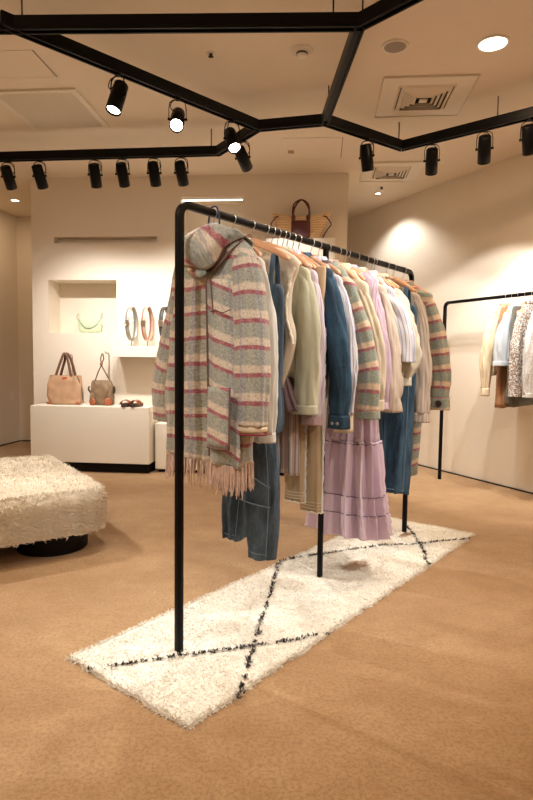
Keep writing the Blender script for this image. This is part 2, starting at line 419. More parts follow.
def top(name, s, label, cat, mat, seed, hw=.19, length=.70, depth=.036, hem=None, sl=None, sr=None, cuff=.05, cuff_mat=None, r0=.062, r1=.042, neck=.07,
        collar=None, col_mat=None, amp=.014, cx=0, yaw=0, wr=.16, placket=True, buttons=None, sx=.03, puff=None, group='clothes on the long rack', place=None, cuff_buttons=0, sy=0., btn=None, yoke=None, folds=5, drop=.088):
    """a shirt, blouse or jacket on its hanger. sl / sr = sleeve lengths (0: none)"""
    t = root(name, s, label, cat, group, yaw) if place is None else thing(name, place[0], place[1], label, cat, group)
    hem = hw if hem is None else hem
    zs = -.088-drop
    g = G()
    P = torso(g, [(-.090, neck, .026, 0, 0), (-.095, neck+.03, .030, 0, 0), (-.098-drop*.45, (neck+hw)/2+.012, depth*.95, 0, 0), (zs, hw, depth, 0, 0), (zs-.10, hw*1.0, depth*1.05, cx*.2, 0),
              (-length*.6, (hw+hem)/2, depth*1.1, cx*.6, 0), (-length, hem, depth*1.15, cx, 0)], seed, amp=amp, folds=folds)
    g.build('body', mat, t, solid=.0025)
    cm = col_mat or mat
    if collar == 'shirt':
        for sgn in (-1, 1):
            g = G(); rows = []
            for i in range(7):
                v = i/6; row = []
                for j in range(9):
                    a = j/8; ang = -PI/2+sgn*(.15+a*2.7)
                    rx, ry = neck*.86+.020*v, .036+.022*v
                    z = -.062+.022*math.sin(v*PI*.75)-.052*v*v-.035*(1-a)**2*v
                    row.append(Vector((rx*math.cos(ang), ry*math.sin(ang)-.010*(1-a), z)))
                rows.append(row)
            g.grid(rows, flip=(sgn > 0)).build('collar', cm, t, solid=.003)
    elif collar == 'band':
        g = G(); sweep(g, [(neck*.8*math.cos(a), .042*math.sin(a), -.068) for a in [PI*2*k/12 for k in range(13)]], [(.010, .018)]*13, seed, wr=.1, up=(0, 0, 1)); g.build('collar', cm, t)
    elif collar == 'ruffle':
        g = G(); rows = []
        for i in range(6):
            v = i/5; rows.append([Vector(((neck+.015+.02*v+.010*v*math.sin(j*1.9))*math.cos(2*PI*j/72), (.045+.018*v+.010*v*math.sin(j*1.9))*math.sin(2*PI*j/72), -.060-.012*math.sin(v*3)-.02*v+.008*math.cos(j*1.9)*v)) for j in range(72)])
        g.grid(rows, closed=True, flip=True).build('ruffle', cm, t, solid=.002)
    if placket:
        zz = [-.10-.0-k*(length-.12)/10 for k in range(11)]
        g = G(); g.grid([[Vector((x+cx*((-z)/length)**2, -depth*1.12-amp*.75+(.004 if abs(x) > .012 else 0), z)) for x in (-.016, -.013, 0, .013, .016)] for z in zz], V=zz, flip=True).build('placket', mat, t, solid=.003)
        for k in range(buttons or 0):
            z = -.14-k*(length-.2)/max(1, (buttons-1)); button(t, cx*((-z)/length)**2, -depth*1.12-amp*.75-.003, z, .006, btn or M['white_plastic'])
    for sgn, Ls in ((-1, sl), (1, sr)):
        if not Ls: continue
        x0 = sgn*(hw-.022); z0 = zs-.012
        ctl = [(x0-sgn*.075, 0, z0+.036), (x0-sgn*.030, 0, z0+.008), (x0+sgn*.004, 0, z0-.055), (x0+sgn*(.014+sx*.5), sy*.4, z0-Ls*.38), (x0+sgn*(.016+sx), sy*.8, z0-Ls*.72), (x0+sgn*(.010+sx*1.1), sy, z0-Ls)]
        if puff: rad = [(.014, .022), (.030, .030), (.050, .045), (puff*.85, puff*.7), (puff, puff*.8), (r1*.9, r1*.7)]
        else: rad = [(.012, .022), (.024, r0*.45), (r0*.68, r0*.52), (r0, r0*.62), ((r0+r1)/2, (r0+r1)/2*.68), (r1, r1*.75)]
        g = G(); rings = sweep(g, ctl, rad, seed+sgn*3, wr=wr*1.4, V0=z0); sv = g.build('sleeve', mat, t, solid=.0025)
        G().tube(rings[11][::2], .0015, 4, closed=True).build('armhole_seam', M['seam'], sv)
        if cuff:
            e = Vector(ctl[-1]); ra, rb = (r1*1.06, r1*.80)
            g = G(); sweep(g, [e+Vector((0, 0, .006)), e+Vector((0, 0, -cuff*.5)), e+Vector((0, 0, -cuff))], [(ra, rb), (ra*1.03, rb), (ra*1.05, rb)], seed, nr=6, wr=.04)
            cf = g.build('cuff', cuff_mat or mat, sv, solid=.004)
            for k in range(cuff_buttons): button(cf, e.x-.012+k*.026, e.y-rb-.002, e.z-cuff*.55, .0075, btn or M['steel'])
    return t

GREY = (.36, .39, .35, 1); CREAM = (.80, .66, .50, 1); RED = (.47, .10, .13, 1); BLUE = (.22, .20, .34, 1)
M['plaid'] = plaid_mat('wool_plaid', (.34, .365, .32, 1), (.76, .65, .52, 1), (.36, .03, .07, 1), BLUE, fuzz=.8, period=.098, heather=.8)
M['plaid_far'] = plaid_mat('wool_plaid_far', (.20, .25, .19, 1), (.68, .48, .31, 1), (.30, .02, .04, 1), BLUE, period=.098, heather=.35)
M['fringe'] = plain('fringe_yarn', (.62, .46, .37, 1), .95, var=.35, vscale=60)
M['plaid_lining'] = plain('brown_lining', (.17, .10, .075, 1), .9)
M['seam'] = plain('seam_thread', (.20, .17, .14, 1), .9)
M['white_cotton'] = cloth_mat('white_cotton', (.70, .69, .65, 1), .03)
M['denim_mid'] = denim_mat('mid_blue_denim', (.022, .042, .068, 1), (.15, .22, .30, 1), .8)
M['denim_dark'] = denim_mat('dark_blue_denim', (.004, .022, .048, 1), (.05, .14, .23, 1), .75)
M['denim_teal'] = denim_mat('faded_blue_denim', (.012, .042, .080, 1), (.11, .22, .33, 1), .8)
M['thread'] = plain('denim_thread', (.17, .23, .29, 1), .9)
M['beige_canvas'] = cloth_mat('beige_canvas', (.60, .51, .39, 1), .08)
M['frayed'] = plain('frayed_edge_yarn', (.80, .70, .55, 1), .95)
M['olive'] = cloth_mat('pale_sage_twill', (.50, .49, .35, 1), .06)
M['lavender_shirt'] = cloth_mat('pale_lavender_stripe', (.66, .58, .64, 1), .04, stripes=[(.020, .0, .35, (.50, .40, .52, 1))])
M['lav_pattern'] = cloth_mat('mauve_pattern', (.50, .36, .38, 1), .3)
M['stripe_blouse'] = cloth_mat('white_lilac_stripe', (.64, .62, .64, 1), .03, stripes=[(.022, 0, .28, (.33, .35, .48, 1))])
M['cream_shirt'] = cloth_mat('cream_cotton', (.66, .56, .41, 1), .05)
M['lavender'] = cloth_mat('lavender_cotton', (.56, .42, .52, 1), .06)
M['beige_pleat'] = cloth_mat('beige_pleat', (.62, .52, .43, 1), .06, stripes=[(.02, 0, .3, (.52, .42, .34, 1))])
M['cream_ruffle'] = cloth_mat('cream_voile', (.64, .60, .48, 1), .05)
M['linen_stripe'] = cloth_mat('beige_linen_stripe', (.60, .52, .44, 1), .05, stripes=[(.024, 0, .4, (.46, .37, .31, 1))])
M['mauve_brown'] = cloth_mat('mauve_brown_cotton', (.22, .135, .135, 1), .15)
M['pink_stripe'] = cloth_mat('dusty_pink_stripe', (.47, .33, .29, 1), .05, stripes=[(.030, 0, .16, (.14, .18, .19, 1)), (.030, .45, .6, (.62, .55, .5, 1))])
M['tan_denim'] = cloth_mat('tan_cotton_twill', (.52, .38, .23, 1), .12)
M['dress_lav'] = cloth_mat('lilac_gauze', (.66, .52, .63, 1), .05)
M['dress_trim'] = plain('dark_lace_trim', (.20, .15, .20, 1), .9)
M['blue_tie'] = plain('navy_loop', (.03, .05, .12, 1), .8)
M['cream_lining'] = cloth_mat('cream_lining', (.72, .60, .42, 1), .05)
M['brown_button'] = plain('dark_brown_button', (.03, .018, .012, 1), .3)

# --- 1: hooded plaid coat, nearest the camera
def plaid_coat_near():
    t = root('hooded_coat', .175, 'long hooded plaid wool coat with fringed hem, nearest on the long rack', 'coat', yaw=0)
    g = G(); torso(g, [(-.10, .09, .040, .02, 0), (-.118, .125, .050, .02, 0), (-.155, .170, .056, .015, 0), (-.20, .200, .062, .01, 0), (-.32, .212, .066, 0, 0), (-.60, .222, .068, -.01, 0), (-.80, .22, .064, -.015, 0), (-.955, .215, .060, -.02, 0)],
                   11, nseg=120, nr=70, amp=.016, folds=5, vtilt=.05)
    body = g.build('body', M['plaid'], t, solid=.005)
    # sleeves
    g = G(); sweep(g, [(.100, .0, -.130), (.145, .0, -.158), (.172, -.005, -.23), (.200, -.015, -.40), (.218, -.03, -.62), (.215, -.035, -.80)], [(.012, .03), (.026, .038), (.052, .052), (.068, .058), (.075, .058), (.074, .054)], 21, wr=.07, V0=-.155, nseg=64, nr=80)
    sr = g.build('sleeve', M['plaid'], t, solid=.006)
    g = G(); sweep(g, [(.215, -.035, -.797), (.214, -.035, -.815), (.214, -.035, -.822)], [(.078, .054), (.079, .056), (.072, .05)], 21, wr=.02, nr=6, nseg=32)
    cf = g.build('cuff', M['cream_lining'], sr, solid=.003)
    g = G(); ring = [Vector((.214+.079*math.cos(a), -.035+.056*math.sin(a), -.828)) for a in [2*PI*k/32 for k in range(32)]]
    g.tube(ring, .004, 6, closed=True).build('piping', plain('red_piping', (.25, .03, .04, 1), .8), sr)
    g = G(); sweep(g, [(-.09, .0, -.14), (-.12, .0, -.165), (-.142, .0, -.26), (-.192, .005, -.44), (-.256, .01, -.66), (-.268, .01, -.82)], [(.012, .03), (.026, .038), (.052, .05), (.066, .056), (.072, .058), (.066, .05)], 31, wr=.09, V0=-.185, nseg=64, nr=80)
    sl = g.build('sleeve', M['plaid'], t, solid=.006)
    # right front panel that laps over, hangs lower
    g = G(); rows = []; V = []
    for i in range(30):
        v = i/29; z = -.27-v*.665; row = []; vr = []
        for j in range(15):
            a = j/14; x0 = .055+.045*v; x1 = .165+.070*v; x = x0+(x1-x0)*a
            y = -.088-.030*v+.010*math.sin(a*9+v*2)*v+.012*math.sin(a*PI)*-1+.03*a*a
            row.append(Vector((x, y, z-.02*a*v))); vr.append(z+.045*a-.02)
        rows.append(row); V.append(vr)
    fp = g.grid(rows, U=[.4+j*.0095 for j in range(15)], V=V, flip=True).build('front_panel', M['plaid'], t, solid=.006)
    g = G(); rows = []; V = []
    for i in range(10):
        v = i/9; z = -.66-v*.22
        rows.append([Vector(((.098+.008*v)+.108*j/9, -.124-.012*v-.006*math.sin(j/9*PI), z)) for j in range(10)]); V.append([z+.03*j/9-.04 for j in range(10)])
    pk = g.grid(rows, U=[.43+j*.01 for j in range(10)], V=V, flip=True).build('pocket', M['plaid'], t, solid=.006)
    edge = [Vector((.106+.108*k/8, -.139-.006*math.sin(k/8*PI), -.880)) for k in range(9)]+[Vector((.214-.008*k/6, -.139+.012*k/6, -.880+.22*k/6)) for k in range(1, 7)]
    G().tube(edge, .0032, 6).build('pocket_edging', M['plaid_lining'], pk)
    ed = [Vector((.054+.045*v, -.093-.026*v, -.255-.66*v)) for v in [k/20 for k in range(21)]]
    G().tube(ed, .0030, 6).build('edge_binding', M['plaid_lining'], fp)
    ed = [Vector((.085+.018*k/6, -.104, -.265-.135*k/6)) for k in range(7)]
    G().tube(ed, .0026, 6).build('edge_binding', M['plaid_lining'], fp)
    G().tube([Vector((.094+.09*k/8, -.108+.010*k/8, -.388+.005*math.sin(k))) for k in range(9)], .0018, 5).build('seam', M['plaid_lining'], fp)
    # fringe: strands of yarn
    rnd = random.Random(3); g = G()
    for k in range(150):
        a = -PI+PI*2*k/150; c, s_ = math.cos(a), math.sin(a)
        x = -.020+.215*math.copysign(abs(c)**.75, c); y = .066*math.copysign(abs(s_)**.7, s_)+rnd.uniform(-.006, .006)
        L = rnd.uniform(.08, .112); p = [Vector((x, y, -.948)), Vector((x+rnd.uniform(-.004, .004), y+rnd.uniform(-.006, .006), -.948-L*.5)), Vector((x+rnd.uniform(-.009, .009), y+rnd.uniform(-.01, .01), -.948-L))]
        g.tube(p, [.0026, .0034, .0018], 5)
    o = g.build('fringe', M['fringe'], t); o['kind'] = 'stuff'
    g = G()
    for k in range(52):
        a = k/51; x = .102+.135*a; y = -.116-.012*math.sin(a*PI)+.03*a*a+rnd.uniform(-.004, .004); z = -.930-.02*a; L = rnd.uniform(.085, .115)
        g.tube([Vector((x, y, z)), Vector((x+rnd.uniform(-.004, .004), y, z-L*.5)), Vector((x+rnd.uniform(-.012, .008), y+rnd.uniform(-.008, .008), z-L))], [.0026, .0034, .0018], 5)
    o = g.build('fringe', M['fringe'], fp); o['kind'] = 'stuff'
    # hood: a soft bag of cloth folded down over the hanger, opening towards the front
    def patch(curves, nb, name, mat, par, bend=True, seed=0, amp=0, **kw):
        """smooth surface through a few curves of the same length"""
        C3 = [cat_rom(c, 26) for c in curves]; rows = []
        for i in range(nb):
            col_ = []
            for j in range(26):
                col_.append(Vector(cat_rom([c[j] for c in C3], nb)[i]) if i not in (0, nb-1) else Vector(C3[0 if i == 0 else -1][j]))
            rows.append(col_)
        if amp:
            for i, r in enumerate(rows):
                for j, p in enumerate(r): p += Vector((.3, -1, .2))*(amp*noise.noise(Vector((p.x*16+seed, p.z*16, i*.12)))*math.sin(PI*i/(nb-1)))
        V = [[.10-.0068*j*1.0+.004*i*.6 for j in range(26)] for i in range(nb)]
        return G().grid(rows, U=[.012*j for j in range(27)], V=V).build(name, mat, par, **kw)
    up_ = [(-.099, -.02, -.187), (-.137, 0.0, -.125), (-.161, .02, -.076), (-.116, .03, -.044), (-.014, .02, -.032), (.079, .01, -.068), (.154, .01, -.103)]
    mid_ = [(-.033-.03, -.09, -.21), (-.003-.03, -.12, -.191), (.018-.02, -.13, -.165), (.054, -.13, -.150), (.105, -.115, -.138), (.131, -.07, -.118), (.170, -.015, -.108)]
    q1_ = [tuple((a_+b_)/2+d_ for a_, b_, d_ in zip(p, q, (-.004, -.028, .012))) for p, q in zip(up_, mid_)]
    rim_ = [(-.038, -.08, -.204), (-.001, -.09, -.22), (.04, -.10, -.232), (.081, -.10, -.228), (.106, -.09, -.20), (.122, -.07, -.152), (.169, -.02, -.114)]
    hd = patch([up_, q1_, mid_, rim_], 22, 'hood', M['plaid'], t, solid=.006, amp=.022, seed=4)
    patch([up_, [(x, y+.05, z-.02) for x, y, z in up_], [(x*.7+.02, .05, z*.6-.10) for x, y, z in up_]], 10, 'hood_back', M['plaid'], hd, solid=.005)
    patch([rim_, [(x, y+.045, z+.018) for x, y, z in rim_]], 5, 'hood_lining', M['plaid_lining'], hd, solid=.003)
    patch([[(-.118, -.04, -.18), (-.053, -.07, -.205), (-.001, -.08, -.219), (.05, -.09, -.224)], [(-.11, -.065, -.19), (-.045, -.095, -.22), (.012, -.105, -.242), (.06, -.10, -.238)], [(-.096, -.06, -.2), (-.033, -.09, -.236), (.03, -.105, -.261), (.06, -.10, -.25)]], 8, 'collar', M['plaid_far'], t, solid=.006)
    patch([[(.046, -.085, -.239), (.087, -.075, -.204), (.113, -.055, -.161), (.155, -.015, -.112)], [(.062, -.084, -.240), (.102, -.072, -.206), (.130, -.05, -.163), (.163, -.015, -.117)], [(.080, -.088, -.240), (.120, -.078, -.207), (.150, -.058, -.164), (.172, -.018, -.122)]], 8, 'neck_lining', M['plaid_lining'], t, solid=.004)  # dark patch standing for the shaded gap between hood and shoulder
    # navy hanging loop over the rail
    lp_ = [Vector((-.026, 0, -.07)), Vector((-.022, 0, -.02)), Vector((-.012, 0, .018)), Vector((.004, 0, .024)), Vector((.020, 0, .018)), Vector((.032, 0, -.02)), Vector((.034, 0, -.07))]
    G().tube(cat_rom(lp_, 24), .0045, 6, ry=.003, up=(0, 1, 0)).build('hanging_loop', M['blue_tie'], t)
    return t
plaid_coat_near()

def trousers_part(g, x0, x1, top_z, bot_z, w, d, seed, cy=0, lean=0, barrel=0, amp=.01, mid=None):
    """one leg as a flattened tube"""
    cxt = x0; cxb = x1
    st = []
    for k in range(7):
        v = k/6; z = top_z+(bot_z-top_z)*v; st.append((z, w*(1+barrel*math.sin(PI*min(1, v*1.05))*1.0)*(1 if v < .8 else 1-barrel*.3*(v-.8)/.2), d, cxt+(cxb-cxt)*v, cy+lean*v))
    return torso(g, st, seed, nseg=36, nr=40, folds=2.5, amp=amp, hem_wave=.004)

def seam(parent, pts, r=.0016, mat=None, name='seam'):
    return G().tube(pts, r, 5).build(name, mat or M['thread'], parent)

# --- 2: white shirt
top('shirt', .285, 'white cotton shirt directly behind the fringed plaid coat', 'shirt', M['white_cotton'], 2, hw=.165, length=.87, depth=.032, hem=.15, sl=.60, sr=.64, r0=.052, r1=.036, sx=.03, collar='shirt', cuff=.035, amp=.012, sy=.0, wr=.12, drop=.09)

# --- 3: denim overalls with barrel legs
def overalls(name, s, label, mat, xs, top_z, body_w, bot, seed, w, barrel, bib=True, crotch=-.80, twist=0, seam_curve=True):
    t = root(name, s, label, 'overalls')
    g = G(); torso(g, [(top_z, body_w*.8, .026, 0+xs[2], 0), (top_z-.05, body_w, .030, xs[2], 0), (top_z-.30, body_w*1.0, .034, xs[2], 0), (crotch+.02, body_w*1.02, .040, xs[2], 0), (crotch-.04, body_w*.98, .036, xs[2], 0)], seed, nseg=48, nr=30, amp=.010)
    bd = g.build('body', mat, t, solid=.004)
    for k, x in enumerate(xs[:2]):
        g = G(); trousers_part(g, x[0], x[1], crotch, bot[k], w[k], .040, seed+k, cy=x[2], barrel=barrel, amp=.012); lg = g.build('trouser_leg', mat, t, solid=.004)
        zb = bot[k]+.02
        seam(lg, [Vector((x[0]+(x[1]-x[0])*j/20+w[k]*(1+barrel*math.sin(PI*min(1, j/20*1.05)))*.80, x[2]-.040, crotch-.02+(bot[k]-crotch+.04)*j/20)) for j in range(21)], r=.0018, name='side_seam')
        seam(lg, [Vector((x[1]+w[k]*.93*math.cos(a), x[2]+.043*math.sin(a), zb+.004)) for a in [PI+PI*j/10 for j in range(11)]], name='hem_seam')
        if seam_curve and k == 1:
            for z0 in (.42, .58):
                zc = crotch+(bot[k]-crotch)*z0
                seam(lg, [Vector((x[0]+(x[1]-x[0])*z0+w[k]*(1+barrel)*(-.9+1.8*j/10), x[2]-.052+.012*abs(j/5-1)**2, zc+.05-.07*(j/10) if z0 < .5 else zc-.01*j/10)) for j in range(11)], r=.0024)
    if bib:
        for sg in (-1, 1):
            x = sg*body_w*.62+xs[2]
            G().tube(cat_rom([(x, .02, top_z-.05), (x, .018, top_z+.06), (x*.96, 0, -.115), (x, -.022, top_z+.05), (x, -.034, top_z-.06)], 20), .014, 6, ry=.003, up=(1, 0, 0)).build('shoulder_strap', mat, t)
        g = G(); g.grid([[Vector((xs[2]-body_w*.4+body_w*.8*j/6, -.046-.004*math.sin(j/6*PI), top_z-.10-.13*i/6)) for j in range(7)] for i in range(7)], flip=True).build('bib_pocket', mat, t, solid=.004)
    return t
overalls('denim_overalls', .405, 'mid blue barrel-leg denim overalls hanging below the fringed coat', M['denim_mid'], [(-.070, -.095, .02), (.082, .100, -.03), .060], -.24, .108, [-1.335, -1.365], 5, [.050, .068], .30)

# --- 4: beige frayed vest
def vest():
    t = root('vest', .50, 'beige cropped canvas vest with frayed armholes next to the overalls', 'vest')
    g = G(); torso(g, [(-.072, .06, .030, 0, 0), (-.085, .10, .034, 0, 0), (-.125, .165, .036, 0, 0), (-.165, .172, .036, 0, 0), (-.24, .142, .036, .0, 0), (-.34, .138, .038, 0, 0), (-.47, .165, .040, .0, 0), (-.66, .11, .040, -.01, 0)], 51, amp=.014)
    g.build('body', M['beige_canvas'], t, solid=.004)
    for sg in (-1, 1):
        rnd = random.Random(6+sg); pts = [Vector((sg*(.180-.042*math.sin(PI*k/40)+rnd.uniform(-.003, .003)), -.032+rnd.uniform(-.004, .004), -.165-.315*k/40)) for k in range(41)]
        G().tube(pts, [.005+.003*rnd.random() for _ in pts], 6).build('frayed_armhole', M['frayed'], t)
        g = G(); rows = [[Vector((sg*(.03+.065*a)*(1-.35*v), -.040-.012*math.sin(a*3), -.070-.10*v-.03*a)) for a in [j/5 for j in range(6)]] for v in [i/6 for i in range(7)]]
        g.grid(rows, flip=(sg > 0)).build('collar', M['beige_canvas'], t, solid=.004)
    rnd = random.Random(9)
    G().tube([Vector((-.02+.12*math.cos(a)*1.0+rnd.uniform(-.003, .003), .046*math.sin(a), -.657+rnd.uniform(-.006, .006))) for a in [2*PI*k/50 for k in range(50)]], .005, 5, closed=True).build('frayed_hem', M['frayed'], t)
    return t
vest()

# --- 5..: tops along the rail
top('jacket', .585, 'pale sage cotton jacket with gathered cuffs, right of the beige vest', 'jacket', M['olive'], 60, hw=.172, length=.62, depth=.036, hem=.15, sl=.54, sr=.555, r0=.058, r1=.053, cuff=.035, sx=.010, collar='band', amp=.012, wr=.10, drop=.085, sy=-.01)
top('shirt', .655, 'thin pale lavender striped shirt between the sage jacket and denim jacket', 'shirt', M['lavender_shirt'], 70, hw=.165, length=.66, depth=.03, hem=.15, sl=.55, sr=.60, r0=.046, r1=.045, cuff=.04, cuff_mat=M['lav_pattern'], sx=.0, collar='shirt', wr=.14, buttons=0)
top('denim_jacket', .745, 'dark blue denim jacket with steel cuff buttons', 'jacket', M['denim_dark'], 80, hw=.185, length=.62, depth=.040, hem=.17, sl=.60, sr=.63, r0=.056, r1=.046, cuff=.055, sx=.065, collar='shirt', cuff_buttons=2, amp=.012, wr=.09, buttons=4, btn=M['steel'], sy=-.01, drop=.06)
top('blouse', .85, 'white and lilac striped blouse with smocked shoulder and cream cuff', 'blouse', M['stripe_blouse'], 90, hw=.175, length=.72, depth=.034, hem=.17, sl=.56, sr=.60, r0=.058, r1=.040, cuff=.085, cuff_mat=M['cream_shirt'], sx=.045, collar='ruffle', wr=.16, sy=-.02)
mid_coat = top('plaid_coat', .985, 'plaid wool coat with red stripes halfway along the long rack', 'coat', M['plaid_far'], 100, hw=.172, length=.70, depth=.045, hem=.16, sl=.52, sr=.58, r0=.056, r1=.052, cuff=.035, sx=.100, collar='shirt', amp=.015, wr=.07, sy=-.03, drop=.10)
G().grid([[Vector((.085+.055*j/4+.02*i/9, -.066-.004*j, -.125-.52*i/9)) for j in range(5)] for i in range(10)]).build('lining', M['plaid_lining'], mid_coat, solid=.003)  # dark patch laid on the front as the shade inside the open coat
top('shirt', 1.10, 'cream cotton shirt right behind the middle plaid coat', 'shirt', M['cream_shirt'], 110, hw=.175, length=.68, depth=.032, hem=.16, sl=.55, sr=.55, r0=.046, r1=.044, cuff=.05, sx=.06, collar='shirt')
top('knit_top', 1.19, 'slim lavender knit top between cream shirt and beige blouse', 'top', M['lavender'], 120, hw=.180, length=.66, depth=.030, hem=.16, sl=.52, sr=.57, r0=.046, r1=.040, cuff=.03, sx=.04, collar='band', placket=False)
top('blouse', 1.29, 'pleated beige blouse with flared cuffs', 'blouse', M['beige_pleat'], 130, hw=.180, length=.68, depth=.034, hem=.17, sl=.58, sr=.62, r0=.058, r1=.070, cuff=0, sx=.035, collar='band', wr=.16)
top('shirt', 1.39, 'short-sleeved white and lilac striped shirt beside the beige blouse', 'shirt', M['stripe_blouse'], 140, hw=.180, length=.66, depth=.034, hem=.17, sl=.28, sr=.36, r0=.068, r1=.070, cuff=0, sx=.06, collar='shirt', wr=.10, buttons=5)
top('blouse', 1.49, 'cream ruffled blouse with puffed sleeves', 'blouse', M['cream_ruffle'], 150, hw=.178, length=.66, depth=.036, hem=.17, sl=.40, sr=.45, r0=.06, r1=.040, cuff=.04, sx=.03, collar='ruffle', puff=.082, wr=.25)
overalls('denim_overalls', 1.64, 'faded blue straight-leg denim overalls near the far end of the rack', M['denim_teal'], [(-.06, -.075, .02), (.115, .100, 0), .045], -.22, .150, [-1.28, -1.315], 160, [.075, .080], .05, seam_curve=False, crotch=-.62)
top('shirt', 1.73, 'beige striped linen shirt in front of the last plaid coat', 'shirt', M['linen_stripe'], 170, hw=.178, length=.76, depth=.034, hem=.17, sl=.58, sr=.66, r0=.056, r1=.048, cuff=.05, sx=.03, collar='shirt', wr=.12, buttons=6)
def far_coat():
    t = top('plaid_coat', 1.87, 'long plaid wool coat with a big dark cuff button, last on the long rack', 'coat', M['plaid_far'], 180, hw=.190, length=1.24, depth=.050, hem=.16, sl=.56, sr=.60, r0=.060, r1=.058, cuff=.07, sx=.07, collar='shirt', amp=.016, wr=.07, cx=-.03, drop=.06)
    button(t, .275, -.058, -.79, .020, M['brown_button'])
far_coat()

# --- lower pieces hanging between the tops
def tied_skirt(name, s, label, cat, mat, z0, z1, w0, w1, d, seed, cx=0, amp=.012, folds=6):
    t = root(name, s, label, cat)
    g = G(); torso(g, [(-.12, w0*.9, .012, cx, 0), (z0*.5-.06, w0*.93, .014, cx, 0), (z0, w0*1.1, d*.6, cx, 0), ((z0+z1)/2, (w0+w1)/2, d, cx, 0), (z1, w1, d, cx, 0)], seed, amp=amp, folds=folds); g.build('body', mat, t, solid=.003)
    return t
tied_skirt('shirt_dress', .545, 'mauve brown cotton shirt dress below the beige vest', 'dress', M['mauve_brown'], -.58, -.765, .05, .14, .030, 201, cx=.03)
def trousers(s, label, mat, z1, legs, seed, frayed=False, hem_mat=None):
    t = root('trousers', s, label, 'trousers')
    g = G(); torso(g, [(-.13, .12, .014, legs[0], 0), (-.16, .13, .020, legs[0], 0), (-.40, .12, .024, legs[0], 0)], seed, nr=14, nseg=40, amp=.004); g.build('waistband', mat, t, solid=.003)
    for k, (x, w, dz) in enumerate(legs[1]):
        g = G(); trousers_part(g, x*.8, x, -.38, z1+dz, w, .022, seed+k, cy=.02*k-.01, amp=.007); lg = g.build('trouser_leg', mat, t, solid=.003)
        if frayed:
            rnd = random.Random(k); pts = [Vector((x+w*.98, .02*k-.014+rnd.uniform(-.003, .003), -.40+(z1+dz+.40)*j/60)) for j in range(61)]
            G().tube(pts, [.004+.005*rnd.random() for _ in pts], 5).build('frayed_seam', M['white_cotton'], lg)
            pts = [Vector((x+w*math.cos(a), .02*k-.01+.028*math.sin(a), z1+dz+.003*math.sin(9*a))) for a in [2*PI*j/24 for j in range(24)]]
            G().tube(pts, .004, 5, closed=True).build('frayed_hem', M['frayed'], lg)
            for q in range(3):
                zz = z1+dz+.018+.014*q; pts = [Vector((x+w*1.02*math.cos(a), .02*k-.01+.030*math.sin(a), zz)) for a in [2*PI*j/24 for j in range(24)]]
                G().tube(pts, .0014, 4, closed=True).build('hem_stitching', M['frayed'], lg)
    return t
trousers(.625, 'dusty pink trousers with dark pinstripes behind the barrel-leg overalls', M['pink_stripe'], -1.06, (.02, [(-.055, .062, .03), (.035, .062, .0)]), 211)
trousers(.70, 'tan cotton trousers with frayed white side seam hanging beside the lilac dress', M['tan_denim'], -1.225, (.05, [(.045, .058, .03), (.125, .058, -.008)]), 221, frayed=True)
tied_skirt('shirt', .915, 'long white shirt with its tail showing beside the tan trousers', 'shirt', M['white_cotton'], -.5, -1.08, .10, .06, .024, 231, cx=-.02)

def tiered_dress():
    t = root('tiered_dress', 1.155, 'lilac tiered maxi dress with ruffled hem and dark trim, above the rug', 'dress')
    def ring(z, off=0, gather=0):
        a = np.interp(-z, [.10, .14, .5, .97, 1.24, 1.44], [.09, .14, .120, .145, .170, .192]); b = np.interp(-z, [.10, .5, .97, 1.44], [.02, .045, .075, .105]); am = np.interp(-z, [.14, .5, .97, 1.44], [0, .10, .17, .20]); row = []
        for j in range(240):
            tt = 2*PI*j/240+.10*math.sin(z*5)
            w = (.60-abs(math.sin(tt*6.5+.9*math.sin(tt*2+1)+.22*math.sin(z*9)))**.8)*1.5+.2*math.sin(tt*23+z*6)+.3*noise.noise(Vector((math.cos(tt)*2, math.sin(tt)*2, z*3)))
            q = 1+am*w+off+gather*math.sin(tt*70)*.5
            row.append(Vector((.062+a*math.cos(tt)*q, b*math.sin(tt)*(q+am*w*2.0), z+.014*w*am*4)))
        return row
    def skirt(z0, z1, off, name, par):
        zs = [z0+(z1-z0)*i/20 for i in range(21)]; rows = [ring(z, off*(1-.0*i/20), .05*math.exp(-i/4)) for i, z in enumerate(zs)]
        o = G().grid(rows, U=[.007*j for j in range(241)], V=zs, closed=True, flip=True).build(name, M['dress_lav'], par, solid=.002); return o, rows
    skirt(-.10, -.975, 0, 'bodice', t)
    for z0, z1, off in ((-.955, -1.245, .06), (-1.23, -1.335, .11), (-1.32, -1.44, .15)):
        o, rows = skirt(z0, z1, off, 'tier', t)
        G().tube([p+Vector((0, 0, .003)) for p in rows[1][::2]], .0032, 5, closed=True).build('trim', M['dress_trim'], o)
    return t
tiered_dress()
def dark_trousers():
    t = root('jeans', 1.46, 'dark navy jeans half hidden behind the faded overalls', 'jeans')
    g = G(); torso(g, [(-.12, .12, .014, -.03, 0), (-.5, .13, .03, -.03, 0), (-.70, .14, .03, -.03, 0)], 251, nr=14, nseg=40, amp=.004); g.build('body', M['denim_dark'], t, solid=.003)
    for k, x in enumerate((-.10, .03)):
        g = G(); trousers_part(g, x, x, -.68, -1.13, .062, .03, 252+k, amp=.008); g.build('trouser_leg', M['denim_dark'], t, solid=.003)
dark_trousers()

